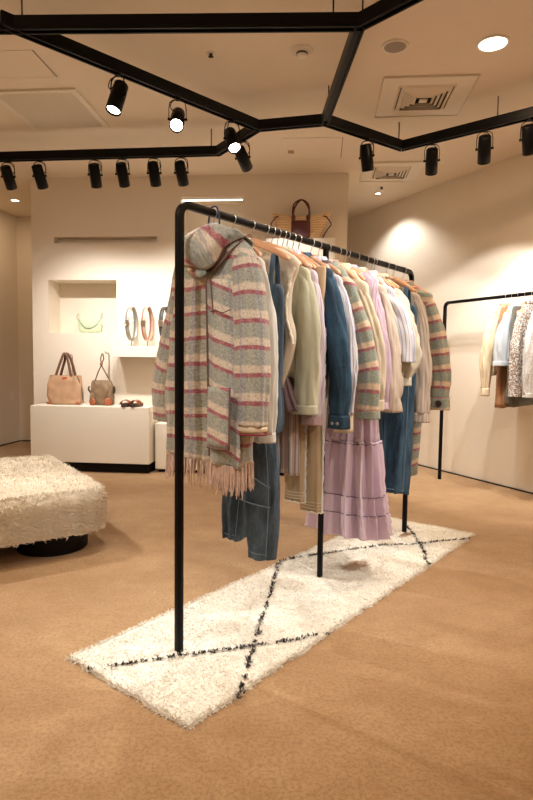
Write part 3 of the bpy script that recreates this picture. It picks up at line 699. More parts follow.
hang = [(.175, 'hooded plaid coat', .16), (.285, 'white shirt', .14), (.405, 'barrel-leg denim overalls', .19), (.50, 'beige frayed vest', .165), (.545, 'mauve brown shirt dress', .15), (.585, 'sage jacket', .16), (.625, 'pinstriped pink trousers', .15),
        (.655, 'thin lavender shirt', .15), (.70, 'tan frayed trousers', .15), (.745, 'dark denim jacket', .17), (.85, 'striped smocked blouse', .16), (.915, 'long white shirt', .12), (1.00, 'middle plaid coat', .15), (1.10, 'cream shirt', .15),
        (1.155, 'lilac tiered dress', .15), (1.19, 'lavender knit top', .15), (1.29, 'pleated beige blouse', .15), (1.39, 'striped short-sleeved shirt', .15), (1.46, 'dark navy jeans', .14), (1.49, 'cream ruffled blouse', .15), (1.64, 'faded denim overalls', .17),
        (1.73, 'beige striped linen shirt', .15), (1.87, 'last plaid coat', .16)]
for s, what, w in hang:
    hanger(P0+U*s+Vector((0, 0, RZ)), RROT, f'beech wooden hanger with steel hook holding the {what}', w=w)

# --- clothes on the right-hand rack
def q_place(s): return (Q0+QD*s+Vector((0, 0, 1.675)), QROT+PI)
M['cream_silk'] = cloth_mat('cream_silk', (.62, .50, .34, 1), .05)
M['pale_blue'] = cloth_mat('pale_blue_cotton', (.50, .56, .62, 1), .03)
M['floral'] = floral_mat('floral_print', (.66, .63, .59, 1), (.13, .12, .13, 1), (.33, .22, .16, 1))
M['lace'] = floral_mat('white_lace', (.68, .68, .67, 1), (.48, .49, .50, 1), (.60, .60, .60, 1))
M['tan_suede'] = cloth_mat('tan_suede', (.42, .21, .10, 1), .1)
M['grey_wool'] = cloth_mat('grey_green_wool', (.13, .13, .11, 1), .1)
GR = 'clothes on the right-hand rack'
def wall_top(sv, *a, **k): return top(*a, place=(Q0+QD*sv+Vector((0, 0, 1.675)), QROT+PI), group=GR, **k)
WT = [(.70, ('blouse', 0, 'cream silk blouse with long cuffed sleeves, leftmost on the right-hand rack', 'blouse', M['cream_silk'], 301), dict(hw=.17, length=.66, hem=.16, sl=.58, sr=.55, r0=.068, r1=.034, cuff=.06, sx=.05, collar='band', wr=.12)),
      (.82, ('shirt', 0, 'pale blue cotton shirt between the cream and the floral blouse', 'shirt', M['pale_blue'], 302), dict(hw=.17, length=.56, hem=.16, sl=.36, sr=.5, r0=.06, r1=.06, cuff=.03, sx=.03, collar='shirt', wr=.08)),
      (.95, ('blouse', 0, 'black and white floral print blouse on the right-hand rack', 'blouse', M['floral'], 303), dict(hw=.165, length=.80, hem=.13, sl=.60, sr=.55, r0=.058, r1=.05, cuff=.03, sx=.015, collar='band', wr=.12)),
      (1.08, ('blouse', 0, 'white lace blouse at the right edge of the photo', 'blouse', M['lace'], 304), dict(hw=.165, length=.62, hem=.15, sl=.60, sr=.55, r0=.056, r1=.044, cuff=.03, sx=.02, collar='band', wr=.10))]
for sv, a, k in WT:
    wall_top(sv, *a, **k)
    hanger(Q0+QD*sv+Vector((0, 0, 1.675)), QROT, 'beech hanger on the right-hand rack holding the '+a[2].split(' on ')[0].split(',')[0].split(' at ')[0].split(' between ')[0], w=.15, group='hangers on the right-hand rack')
for sv, mat, lab, z1, w, cx in ((.76, 'tan_suede', 'tan suede skirt showing below the cream silk blouse', -.92, .10, -.05), (.885, 'grey_wool', 'grey green wool skirt showing below the floral blouse', -.90, .17, .0)):
    t = thing('skirt', Q0+QD*sv+Vector((0, 0, 1.675)), QROT+PI, lab, 'skirt', GR)
    g = G(); torso(g, [(-.10, w*.7, .014, cx, 0), (-.14, w*.9, .016, cx, 0), (-.45, w*.95, .028, cx, 0), (z1, w, .036, cx, 0)], 320+int(sv*10), amp=.008); g.build('body', M[mat], t, solid=.003)
    hanger(Q0+QD*sv+Vector((0, 0, 1.675)), QROT, f'beech hanger on the right-hand rack holding the {lab.split(" showing")[0]}', w=.12, group='hangers on the right-hand rack')

# ------------------------------------------------------------------ rug
RA = .6715; RD = Vector((math.sin(RA), math.cos(RA), 0)); RNN = Vector((RD.y, -RD.x, 0)); RC = Vector((-.727, 2.075, 0)); RLEN, RWID = 2.545, .640
def rug_mat():
    m, nt, b = new_mat('ivory_wool_pile'); g = N(nt); o = g.obj()
    c = g.mix(g.noise(o, 3.5, 3), (.80, .76, .67, 1), (.92, .90, .84, 1))
    st = [(1.44, .33, .20, .07)]
    sep = g.node('ShaderNodeSeparateXYZ'); g.put(sep.inputs[0], o)
    for (cx, cy, rx, ry) in ((STAIN[0][0], STAIN[0][1], .13, .055), (STAIN[1][0], STAIN[1][1], .08, .03)):
        dx = g.math('DIVIDE', g.math('SUBTRACT', sep.outputs[0], cx), rx); dy = g.math('DIVIDE', g.math('SUBTRACT', sep.outputs[1], cy), ry)
        d = g.math('ADD', g.math('POWER', g.math('ABSOLUTE', dx), 2), g.math('POWER', g.math('ABSOLUTE', dy), 2))
        f = g.math('SUBTRACT', g.math('ADD', 1.1, g.math('MULTIPLY', g.math('SUBTRACT', g.noise(o, 25, 3), .5), 2.2)), d)
        f = g.math('MINIMUM', g.math('MAXIMUM', g.math('MULTIPLY', f, 1.2), 0), .8)
        c = g.mix(f, c, (.34, .20, .10, 1))
    g.put(b.inputs['Base Color'], c); b.inputs['Roughness'].default_value = 1
    return m
def rug_local(x, y):
    p = Vector((x, y, 0))-RC; return (p.dot(RD), p.dot(RNN))
STAIN = [(a_, -b_) for a_, b_ in (rug_local(.49, 3.06), rug_local(.90, 3.62))]
M['rug'] = rug_mat()
M['yarn_black'] = plain('black_yarn', (.02, .016, .014, 1), .95)
RROT2 = math.atan2(RD.y, RD.x)
rug = thing('shaggy_rug', RC, RROT2, 'ivory shaggy wool runner rug with black diamond lines under the long rack', 'rug')
# local x along RD, local y = -RNN
STAIN_FIX = None
def rh(x, y): return .014+.006*noise.noise(Vector((x*6, y*6, 1)))+.004*noise.noise(Vector((x*25, y*25, 4)))
def redge(t): return .012*noise.noise(Vector((t*9, 3, 0)))+.006*noise.noise(Vector((t*40, 9, 0)))
g = G(); rows = []
nx, ny = 150, 40
for i in range(nx+1):
    row = []
    for j in range(ny+1):
        a, b = i/nx, j/ny; x = RLEN*a; y = -RWID*b
        x += redge(y+5)*(abs(2*a-1)**8); y += redge(x)*(abs(2*b-1)**8)
        z = rh(x, y); 
        if i in (0, nx) or j in (0, ny): z = .001
        row.append(Vector((x, y, z)))
    rows.append(row)
g.grid(rows, flip=False).build('rug_backing', M['rug'], rug)
def tufts(n, fn, rnd, lo, hi, wid, spread=.6):
    """n pointed tufts of yarn; fn() -> (point, normal)"""
    v = []; f = []
    for _ in range(n):
        p, nn = fn(); L = rnd.uniform(lo, hi); a = rnd.uniform(0, 2*PI)
        t = Vector((math.cos(a), math.sin(a), rnd.uniform(-.3, .3))); t = (t-nn*t.dot(nn)).normalized(); d = (nn+t*rnd.uniform(.1, spread)*1.6).normalized()
        s_ = nn.cross(t).normalized()*wid*rnd.uniform(.7, 1.3); k = len(v)
        m = p+d*L*.6; e = p+d*L*.8+t*L*.45
        v += [p-s_, p+s_, m+s_*.8, m-s_*.8, e]; f += [(k, k+1, k+2, k+3), (k+3, k+2, k+4)]
    return v, f
def tuft_obj(name, v, f, mat, parent):
    me = bpy.data.meshes.new(name); me.from_pydata(v, [], f); me.materials.append(mat)
    o = bpy.data.objects.new(name, me); COL.objects.link(o); o.parent = parent; o['kind'] = 'stuff'; return o
rnd = random.Random(77)
def rp():
    x = rnd.uniform(0, RLEN); y = -rnd.uniform(0, RWID)
    return Vector((x, y, rh(x, y)-.003)), Vector((0, 0, 1))
def rp_edge():
    q = rnd.random()*2*(RLEN+RWID)
    if q < RLEN: x, y, n_ = q, 0, Vector((0, 1, .5))
    elif q < 2*RLEN: x, y, n_ = q-RLEN, -RWID, Vector((0, -1, .5))
    elif q < 2*RLEN+RWID: x, y, n_ = 0, -(q-2*RLEN), Vector((-1, 0, .5))
    else: x, y, n_ = RLEN, -(q-2*RLEN-RWID), Vector((1, 0, .5))
    return Vector((x, y, .006))-n_*.006+Vector((redge(y+5) if x in (0, RLEN) else 0, redge(x) if y in (0, -RWID) else 0, 0)), n_.normalized()
v, f = tufts(52000, rp, rnd, .006, .015, .0022, .8); v2, f2 = tufts(5000, rp_edge, rnd, .010, .026, .0022, .5)
k = len(v); tuft_obj('pile', v+v2, f+[tuple(i+k for i in q) for q in f2], M['rug'], rug)
lines = [[(-.625, 1.978), (-.608, 1.983), (-.2, 2.11), (.27, 2.269)], [(-.082, 1.817), (-.008, 2.378), (.086, 3.116)], [(.086, 3.116), (.502, 3.317), (.724, 3.398), (1.015, 3.467), (1.285, 3.552)], [(.961, 3.828), (.944, 3.407), (.896, 3.066)]]
for ln in lines:
    pts = [rug_local(*p) for p in ln]; seg = []
    for a, b in zip(pts, pts[1:]):
        L = math.hypot(b[0]-a[0], b[1]-a[1]); n_ = int(L*260)
        for k in range(n_):
            t_ = k/n_; seg.append((a[0]+(b[0]-a[0])*t_, -(a[1]+(b[1]-a[1])*t_)))
    def lp_fn(it=[0]):
        x, y = seg[rnd.randrange(len(seg))]
        while noise.noise(Vector((x*45, y*45, 7))) < -.12: x, y = seg[rnd.randrange(len(seg))]
        x += rnd.gauss(0, .0045)+.01*noise.noise(Vector((x*12, y*12, 2))); y += rnd.gauss(0, .0045)+.01*noise.noise(Vector((x*12, y*12, 8)))
        return Vector((x, y, rh(x, y)+.002)), Vector((0, 0, 1))
    v, f = tufts(int(len(seg)*1.3), lp_fn, rnd, .008, .018, .0028, 1.2); tuft_obj('yarn_line', v, f, M['yarn_black'], rug)

# ------------------------------------------------------------------ shaggy ottoman
BE1 = Vector((-.56, .828, 0)).normalized(); BE2 = Vector((-.828, -.56, 0)).normalized(); BC = Vector((-.875, 3.29, 0)); BR = math.atan2(BE1.y, BE1.x)
ott = thing('ottoman', BC+(BE1*.70+BE2*.70), BR, 'low square ottoman covered in shaggy ivory wool at the left edge', 'ottoman')
def fur_mat():
    m, nt, b = new_mat('ivory_shag'); g = N(nt); o = g.obj()
    c = g.mix(g.noise(o, 8, 3), (.78, .70, .58, 1), (.90, .85, .75, 1))
    w = g.noise(g.mapping(o, (1, 14, 1)), 1.3, 2)
    g.put(b.inputs['Base Color'], c); b.inputs['Roughness'].default_value = 1; return m
M['shag'] = fur_mat()
HB, Z0B, Z1B, RB = .69, .13, .365, .06
def ott_surf(a, b):
    """a: 0..1 round the perimeter, b: 0..1 from bottom edge to the middle of the top"""
    ang = a*2*PI; c, s_ = math.cos(ang), math.sin(ang); n_ = 9
    k = (abs(c)**n_+abs(s_)**n_)**(-1/n_); dx, dy = c*k, s_*k
    if b < .4: z = Z0B+(Z1B-RB-Z0B)*b/.4; r = HB; nz = 0
    elif b < .5: t_ = (b-.4)/.1*PI/2; z = Z1B-RB+RB*math.sin(t_); r = HB-RB+RB*math.cos(t_); nz = math.sin(t_)
    else: z = Z1B; r = (HB-RB)*(1-(b-.5)/.5); nz = 1
    w = .008*noise.noise(Vector((dx*r*9, dy*r*9, z*9)))
    nn = Vector((dx*(1-nz), dy*(1-nz), nz)).normalized()
    if nz < 1 and abs(abs(dx)-abs(dy)) > .12: 
        m_ = Vector((dx if abs(dx) > abs(dy) else 0, dy if abs(dy) > abs(dx) else 0, 0)).normalized(); nn = (m_*(1-nz)+Vector((0, 0, nz))).normalized()
    return Vector((dx*r, dy*r, z))+nn*w, nn
rows = [[ott_surf(j/160, b)[0] for j in range(160)] for b in [0, .1, .2, .3, .4, .425, .45, .475, .5, .6, .7, .8, .9, .985]]
g = G(); g.grid(rows, closed=True); g.fan(rows[-1]); g.fan(rows[0], True); seat = g.build('seat', M['shag'], ott)
rnd = random.Random(5)
def op():
    if rnd.random() < .55:
        a = rnd.random(); b = rnd.uniform(0, .5); return ott_surf(a, b)
    x, y = rnd.uniform(-HB+.03, HB-.03), rnd.uniform(-HB+.03, HB-.03); return Vector((x, y, Z1B+.004*noise.noise(Vector((x*9, y*9, 0)))-.002+.003*math.sin(y*70))), Vector((0, 0, 1))
v, f = tufts(70000, op, rnd, .012, .034, .0022, 1.0)
tuft_obj('shaggy_cover', v, f, M['shag'], seat)
def ob():
    t_ = rnd.random(); x, y = HB-.10+.06*t_, -HB+.06+rnd.uniform(-.006, .006)
    return Vector((HB-.05+rnd.uniform(-.006, .006), HB-.02-.12*t_, Z1B)), Vector((0, 0, 1))
def ob2():
    t_ = rnd.random(); return Vector((HB-.06+rnd.uniform(-.006, .006), .55*HB+.08*t_, Z1B)), Vector((0, 0, 1))
v, f = tufts(70, ob, rnd, .014, .03, .003, 1.0); tuft_obj('yarn_line', v, f, M['yarn_black'], seat)
for sx_ in (-1, 1):
    for sy_ in (-1, 1):
        c = (sx_*.42, sy_*.42); g = G(); g.lathe([(0, 0), (.195, 0), (.20, .006), (.20, .10), (.20, .14), (0, .14)], 48, Matrix.Translation((c[0], c[1], 0))).build('drum_leg', M['black_drum'], ott)

# ------------------------------------------------------------------ bags, belts, sandals
M['tan_leather'] = plain('tan_washed_leather', (.50, .31, .19, 1), .6, var=.18, vscale=14, bump=.5, bscale=26, bdist=.006)
M['brown_leather'] = plain('brown_leather_strap', (.16, .075, .045, 1), .5)
M['red_patch'] = plain('red_leather_patch', (.45, .07, .035, 1), .5)
M['taupe'] = plain('taupe_canvas', (.23, .15, .085, 1), .75, var=.12, vscale=16, bump=.5, bscale=22, bdist=.006)
M['rust'] = plain('rust_leather', (.36, .10, .04, 1), .5)
M['green_bag'] = plain('pale_green_leather', (.52, .62, .42, 1), .45, bump=.3, bscale=18, bdist=.01)
M['maroon'] = plain('maroon_leather', (.095, .018, .018, 1), .5)
def straw_mat():
    m, nt, b = new_mat('woven_straw'); g = N(nt); uv, u, v = g.uv()
    w = g.node('ShaderNodeTexWave'); g.put(w.inputs['Vector'], uv); w.inputs['Scale'].default_value = 14; w.bands_direction = 'Y'; w.inputs['Distortion'].default_value = 1.5
    c = g.mix(w.outputs[0], (.62, .40, .21, 1), (.82, .60, .36, 1)); g.put(b.inputs['Base Color'], c); b.inputs['Roughness'].default_value = .8
    g.bump(w.outputs[0], .6, .004, b); return m
M['straw'] = straw_mat()
def bag_at(name, s, off, z, label, cat='bag', rz=0): return thing(name, wall_pt(s, off, z), WROT+rz, label, cat)
def bag_body(g, st, seed, amp=.006, ex=.45, smile=0):
    rows = cat_rom(st, 26); P = []
    for i, (z, a, b, cx, cy) in enumerate(rows):
        row = []
        for j in range(56):
            t = 2*PI*j/56; c, s_ = math.cos(t), math.sin(t); x = math.copysign(abs(c)**ex, c); y = math.copysign(abs(s_)**ex, s_)
            d = amp*noise.noise(Vector((x*3+seed, y*2, z*14)))*1.6
            row.append(Vector((cx+a*x+d*c, cy+(b+d)*y, z+smile*(i/25)**2*(abs(x)**2.2-.35))))
        P.append(row)
    g.grid(P, closed=True, V=[-r[0] for r in rows], flip=(st[0][0] > st[-1][0])); return P
def stand(parent, x, h, y=.03, name='stand'):
    pass
# tote
b = bag_at('tote_bag', .43, .19, .652, 'tan washed leather tote bag with brown handles on the white plinth')
g = G(); P = bag_body(g, [(.002, .150, .050, 0, 0), (.03, .172, .062, 0, 0), (.12, .178, .062, 0, 0), (.22, .166, .050, 0, 0), (.29, .155, .035, 0, 0)], 3, .008); g.fan(P[0], True); g.build('body', M['tan_leather'], b)
for yy, dx in ((-.030, 0), (.030, .02)):
    G().tube(cat_rom([(-.085+dx, yy, .26), (-.075+dx, yy, .31), (-.035+dx, yy*.7, .43), (-.005+dx*.6, yy*.4, .505), (.025+dx, yy*.4, .475), (.055+dx, yy*.8, .37), (.075+dx, yy, .27)], 28), .006, 8, ry=.014, up=(0, 1, 0)).build('handle', M['brown_leather'], b)
G().box(-.012, .038, -.047, -.038, .235, .272).build('leather_patch', M['red_patch'], b, smooth=False)
G().tube(cat_rom([(.135, -.03, .285), (.160, -.02, .22), (.178, -.01, .12), (.176, 0, .05)], 14), .008, 8, ry=.004, up=(0, 1, 0)).build('side_strap', plain('grey_webbing', (.10, .10, .09, 1), .8), b)
G().tube([(-.176, 0, .05), (-.184, 0, .12), (-.172, 0, .19)], .006, 8).build('side_tab', M['brown_leather'], b)
for sgn in (-1, 1): G().box(sgn*.152-.02, sgn*.152+.02, -.062, -.04, .004, .026).build('corner_patch', M['rust'], b, smooth=False, bevel=.006)
# bucket bag
b = bag_at('bucket_bag', .812, .19, .652, 'slouchy taupe canvas bucket bag with rust leather corners on the plinth')
g = G(); P = bag_body(g, [(.002, .100, .055, 0, 0), (.03, .118, .064, 0, 0), (.10, .112, .066, 0, 0), (.15, .118, .060, .004, 0), (.20, .100, .050, .0, 0), (.245, .088, .035, -.004, 0)], 14, .016, .6); g.fan(P[0], True); g.build('body', M['taupe'], b)
for sgn in (-1, 1):
    g = G(); g.lathe([(0, .006), (.03, .005), (.040, 0), (.041, -.01)], 20, Matrix.Translation((sgn*.085, -.060, .034)) @ Matrix.Rotation(PI/2, 4, 'X') @ Matrix.Rotation(sgn*.5, 4, 'Y')).build('leather_corner', M['rust'], b)
    G().tube([(sgn*.118, 0, .12), (sgn*.135, -.02, .155), (sgn*.125, -.02, .185)], .009, 6).build('side_tab', plain('dark_tab', (.03, .025, .02, 1), .6), b)
G().tube(cat_rom([(-.075, 0, .235), (-.035, -.01, .33), (-.005, -.01, .40), (-.01, -.012, .46), (.008, -.012, .51), (.022, -.012, .46), (.0, -.01, .40), (.045, -.01, .31), (.085, 0, .235)], 40), .006, 8).build('strap', M['brown_leather'], b)
G().lathe([(0, .016), (.012, .012), (.016, 0), (.012, -.014), (0, -.017)], 16, Matrix.Translation((-.002, -.012, .41))).build('strap_knot', M['rust'], b)
for s_, h, lab in ((.458, .50, 'thin steel bag stand behind the tan tote bag'), (.842, .52, 'thin steel bag stand behind the taupe bucket bag')):
    t = thing('bag_stand', wall_pt(s_, .08, .652), WROT, lab, 'display stand', 'steel bag stands')
    G().cyl((0, 0), .045, 0, .006).build('stand_base', M['steel'], t)
    G().tube([(0, 0, .004), (0, 0, h-.02), (0, -.02, h), (0, -.09, h-.006), (0, -.098, h+.012)], .006, 8).build('stand_pole', M['steel'], t)
# green bag in the niche
b = bag_at('shoulder_bag', .575, -.10, 1.378, 'small pale green leather shoulder bag in the square wall niche')
g = G(); P = bag_body(g, [(.002, .085, .020, 0, 0), (.02, .115, .030, 0, 0), (.07, .125, .032, 0, 0), (.12, .130, .022, 0, 0), (.145, .135, .010, 0, 0)], 23, .006, .6)
for r in P:
    pass
g.fan(P[0], True); g.build('body', M['green_bag'], b)
G().tube(cat_rom([(-.13, 0, .13), (-.145, 0, .17), (-.12, 0, .20), (-.10, -.03, .13), (-.04, -.036, .06), (.03, -.036, .055), (.09, -.03, .10), (.12, -.01, .165), (.13, 0, .21), (.125, .0, .14)], 40), .006, 8).build('strap', plain('green_strap', (.40, .44, .32, 1), .5), b)
# straw bag
b = bag_at('straw_basket_bag', 2.765, .15, 2.257, 'woven straw basket bag with maroon panel and handles on the high box shelf')
g = G(); P = bag_body(g, [(.002, .165, .060, 0, 0), (.05, .195, .075, 0, 0), (.12, .232, .080, 0, 0), (.19, .262, .075, 0, 0), (.235, .280, .06, 0, 0)], 33, .004, .62, smile=.045); g.fan(P[0], True); g.build('body', M['straw'], b)
g = G(); g.grid([[Vector((-.088+.176*j/8, -.086-.006*math.sin(j/8*PI), .008+.165*i/6)) for j in range(9)] for i in range(7)]).build('front_panel', M['maroon'], b, solid=.004)
for yy in (-.078, .07):
    G().tube(cat_rom([(-.070, yy, .18), (-.078, yy, .26), (-.062, yy*.8, .335), (0, yy*.5, .375 if yy < 0 else .395), (.062, yy*.8, .335), (.078, yy, .26), (.070, yy, .18)], 30), .008, 8).build('handle', M['maroon'], b)
    for sgn in (-1, 1): G().lathe([(0, .008), (.016, .006), (.02, 0), (0, -.004)], 16, Matrix.Translation((sgn*.070, yy-.005 if yy < 0 else yy+.005, .20)) @ Matrix.Scale(1.5, 4, (0, 0, 1)) @ Matrix.Rotation(PI/2, 4, 'X')).build('handle_tab', M['maroon'], b)
for sgn in (-1, 1):
    G().tube(cat_rom([(sgn*.21, -.075, .215), (sgn*.24, -.07, .205), (sgn*.285, -.02, .15), (sgn*.25, -.03, .10), (sgn*.200, -.04, .004)], 22), .006, 8).build('side_strap', M['maroon'], b)
t = thing('led_strip', wall_pt(1.873, -.03, 2.700), WROT, 'lit white light strip along the top of the tall wall niche', 'light strip')
G().box(-.305, .305, -.012, .012, 0, .018).build('strip_housing', M['white_plastic'], t, smooth=False)
G().box(-.30, .30, -.014, .010, -.004, .0).build('diffuser', emit('led_glow', (1, .88, .72, 1), 7), t, smooth=False)
# belts on stands
bm = [('silver white leather belt loop with a knotted ribbon, leftmost on the wall shelf', plain('silver_belt', (.36, .34, .30, 1), .4, .3), 1.092), ('reddish woven belt loop, middle of the three on the wall shelf', None, 1.255), ('dark leather belt loop partly hidden by the plaid sleeve', plain('dark_belt', (.05, .045, .04, 1), .4), 1.43)]
mm, nt, bb = new_mat('woven_belt'); gg = N(nt); uv_, u_, v_ = gg.uv(); gg.put(bb.inputs['Base Color'], gg.mix(gg.band(v_, .05, 0, .5), (.45, .16, .11, 1), (.55, .38, .28, 1)))
for (lab, mt, s_) in bm:
    t = thing('belt', wall_pt(s_, .118, 1.465), WROT+1.44, lab, 'belt', 'belts on the wall shelf')
    n_ = 48; rows = []
    for w_ in (-.022, .022):
        rows.append([Vector((.100*math.cos(2*PI*k/n_), w_, .165*math.sin(2*PI*k/n_))) for k in range(n_)])
    G().grid(rows, V=[0, .04], U=[k*.02 for k in range(n_+1)], closed=True).build('strap', mt or mm, t, solid=.005)
    G().box(-.108, -.095, -.026, .026, -.03, .03).build('buckle', M['steel'], t, smooth=False, bevel=.003)
    if s_ < 1.1:
        for k, (dx, dz, rr) in enumerate(((.06, .03, .5), (-.065, .025, -.4), (.04, -.05, -.9))):
            g = G(); g.tube([(-.10, 0, 0), (-.105, dx*.5, dz*.5+.008), (-.10, dx, dz)], [.006, .014, .010], 8, ry=.004).build('ribbon_tail', M['white_cotton'], t)
    st_ = thing('belt_stand', wall_pt(s_, .118, 1.241), WROT, 'short steel stand under the '+lab.split(',')[0].split(' partly')[0], 'display stand', 'belt stands')
    G().box(-.035, .035, -.03, .03, 0, .005).build('stand_base', M['steel'], st_, smooth=False); G().cyl((0, 0), .006, .005, .062, 12).build('stand_pole', M['steel'], st_)
# sandals
M['sole'] = plain('dark_sandal_sole', (.06, .035, .025, 1), .6)
for k, (s_, rz) in enumerate(((1.085, .15), (1.195, -.1))):
    t = thing('sandal', wall_pt(s_, .27, .652), WROT+rz, ('left' if k == 0 else 'right')+' rust leather slide sandal of the pair on the white plinth', 'sandal', 'pair of sandals')
    def outline(sc):
        return [Vector((.044*sc*math.sin(a)*(1+.15*math.cos(a)), -.12*sc*math.cos(a), 0)) for a in [2*PI*j/28 for j in range(28)]]
    o_ = outline(1); g = G(); g.grid([[p+Vector((0, 0, z)) for p in o_] for z in (.0, .028)], closed=True); g.fan([p+Vector((0, 0, .028)) for p in o_]); g.fan([p for p in o_], True); g.build('sole', M['sole'], t)
    for y0, sc in ((-.07, 1), (-.015, 1)):
        g = G(); g.grid([[Vector((.047*math.cos(PI*j/10), y0+dy, .022+.040*math.sin(PI*j/10))) for j in range(11)] for dy in (-.022, .022)]).build('strap', M['rust'], t, solid=.005)
        G().box(-.008, .012, y0-.012, y0+.012, .064, .068).build('buckle', M['steel'], t, smooth=False)
# small wall switch on the left rear wall
c = Vector((-3.30, 7.30, .68)); o = G().box(-.008, .008, -.035, .035, -.06, .06).build('wall_socket', M['white_plastic'], smooth=False, bevel=.003, loc=Vector((-3.31, 7.46, .62))); o.rotation_euler = (0, 0, -.14)
tag(o, 'small white wall socket on the tan wall left of the display wall', 'socket')

# ------------------------------------------------------------------ ceiling track lighting
TZ = 2.76
def track(a, b, label):
    a = Vector((*a, TZ)); b = Vector((*b, TZ)); d = b-a; L = d.length
    t = thing('lighting_track', a, math.atan2(d.y, d.x), label, 'lighting track', 'black ceiling tracks')
    G().box(-.02, L+.02, -.026, .026, -.022, .034).build('track_rail', M['black'], t, smooth=False, bevel=.003)
    for s_ in (-1, 1): G().box(-.01, L+.01, s_*.020-.005, s_*.020+.005, -.034, -.022).build('track_lip', M['black_lamp'], t, smooth=False)
    return t
V_A = (-1.305, 2.93); V_B = (.43, 2.908); V_C = (.376, 4.053); V_D = (-.083, 4.168); V_E = (-.406, 4.666); V_F = (-2.217, 4.865); V_G = (1.008, 4.512); V_H = (1.725, 3.902)
V_I = (.90, 2.40); V_J = (1.60, 2.70)
track((-1.9, 2.99), V_B, 'black ceiling track running across the top of the photo')
track(V_B, V_I, 'short black ceiling track slanting out through the top edge')
track(V_B, V_C, 'black ceiling track running back from the top track to the central joint')
track(V_C, V_D, 'shortest black ceiling track, between the two central joints')
track(V_A, V_D, 'black diagonal ceiling track carrying the two big lit spotlights')
track(V_D, V_E, 'short black ceiling track bending back to the left row')
track(V_E, (-2.9, 4.94), 'black ceiling track with the left row of spotlights')
track(V_C, V_G, 'black ceiling track running right from the central joint to the lowest corner')
track(V_G, (2.35, 3.37), 'black ceiling track rising to the right edge')
track(V_I, (1.75, 2.95), 'black ceiling track outside the top right corner')
for (x, y), lab in (((-1.22, 2.945), 'thin rod above the top left track'), ((.30, 2.91), 'thin rod left of the top joint'), ((.44, 2.90), 'thin rod at the top joint'), ((.385, 3.93), 'thin rod just before the central joint'), ((.41, 4.06), 'thin rod right of the central joint'),
                    ((.98, 4.50), 'thin rod above the lowest right corner'), ((1.55, 4.05), 'thin rod above the right track'), ((-.46, 4.67), 'thin rod at the end of the left row')):
    o = G().cyl((0, 0), .004, 0, CEIL-TZ-.034, 8).build('suspension_rod', M['black'], loc=Vector((x, y, TZ+.034))); tag(o, lab+', holding it to the ceiling', 'rod', 'track suspension rods')

LAMPS = []
def make_spot():
    t = thing('track_spotlight', (0, 0, 0), 0, '', 'spotlight')
    G().cyl((0, 0), .016, -.034-.012, -.030, 16).build('mount', M['black_lamp'], t)
    # yoke
    y = [(-.053, 0, -.162), (-.053, 0, -.095), (-.047, 0, -.062), (-.028, 0, -.046), (.028, 0, -.046), (.047, 0, -.062), (.053, 0, -.095), (.053, 0, -.162)]
    G().tube(y, .0055, 6, ry=.003, up=(0, 1, 0)).build('yoke', M['black_lamp'], t)
    G().tube(cat_rom([(.01, 0, -.045), (.032, .02, -.065), (.040, .03, -.10), (.02, .035, -.125), (-.01, .02, -.10)], 14), .003, 6).build('cable', M['black_lamp'], t)
    head = bpy.data.objects.new('lamp_head', None)
    return t
def lamp_head_mesh():
    g = G(); g.lathe([(0, .085), (.036, .085), (.041, .080), (.044, .0), (.044, -.095), (.040, -.097), (.038, -.082), (.036, -.080)], 28)
    for s_ in (-1, 1): g.tube([(s_*.042, 0, 0), (s_*.060, 0, 0)], .008, 10)
    return g
PROTO = {}
def spot(pos, target, label, power=40, size=75, lit=True, blend=.6, yaw=None, warm=(1, .88, .72)):
    """track spotlight hung at pos (on the track), head aimed at target"""
    global PROTO
    if not PROTO:
        t = make_spot(); h = lamp_head_mesh().build('lamp_head', M['black_lamp'], t)
        G().lathe([(.0365, -.084), (.018, -.083), (0, -.083)], 28).build('lens', M['lens'], h)
        PROTO['t'] = t
    else: t = copy_tree(PROTO['t'])
    p = Vector((pos[0], pos[1], TZ)); t.location = p; t['label'] = label; t['group'] = 'track spotlights'
    piv = p+Vector((0, 0, -.160)); d = (Vector(target)-piv).normalized()
    # yoke axis is perpendicular to the aim direction
    yw = math.atan2(d.y, d.x)-PI/2; t.rotation_euler = (0, 0, yw)
    tilt = math.acos(max(-1, min(1, -d.z)))   # 0 = straight down
    h = [c for c in t.children if c.name.startswith('lamp_head')][0]
    h.location = (0, 0, -.160); h.rotation_euler = (tilt, 0, 0)
    L = bpy.data.lights.new('spot_beam', 'SPOT'); L.energy = power; L.spot_size = math.radians(size); L.spot_blend = blend; L.color = warm; L.shadow_soft_size = .03
    lo = bpy.data.objects.new('spot_beam', L); COL.objects.link(lo)
    lo.location = piv+d*.10; lo.rotation_euler = d.to_track_quat('-Z', 'Y').to_euler()
    return t
def on(a, b, t_): return (a[0]+(b[0]-a[0])*t_, a[1]+(b[1]-a[1])*t_)
KEY = (1, .955, .89)
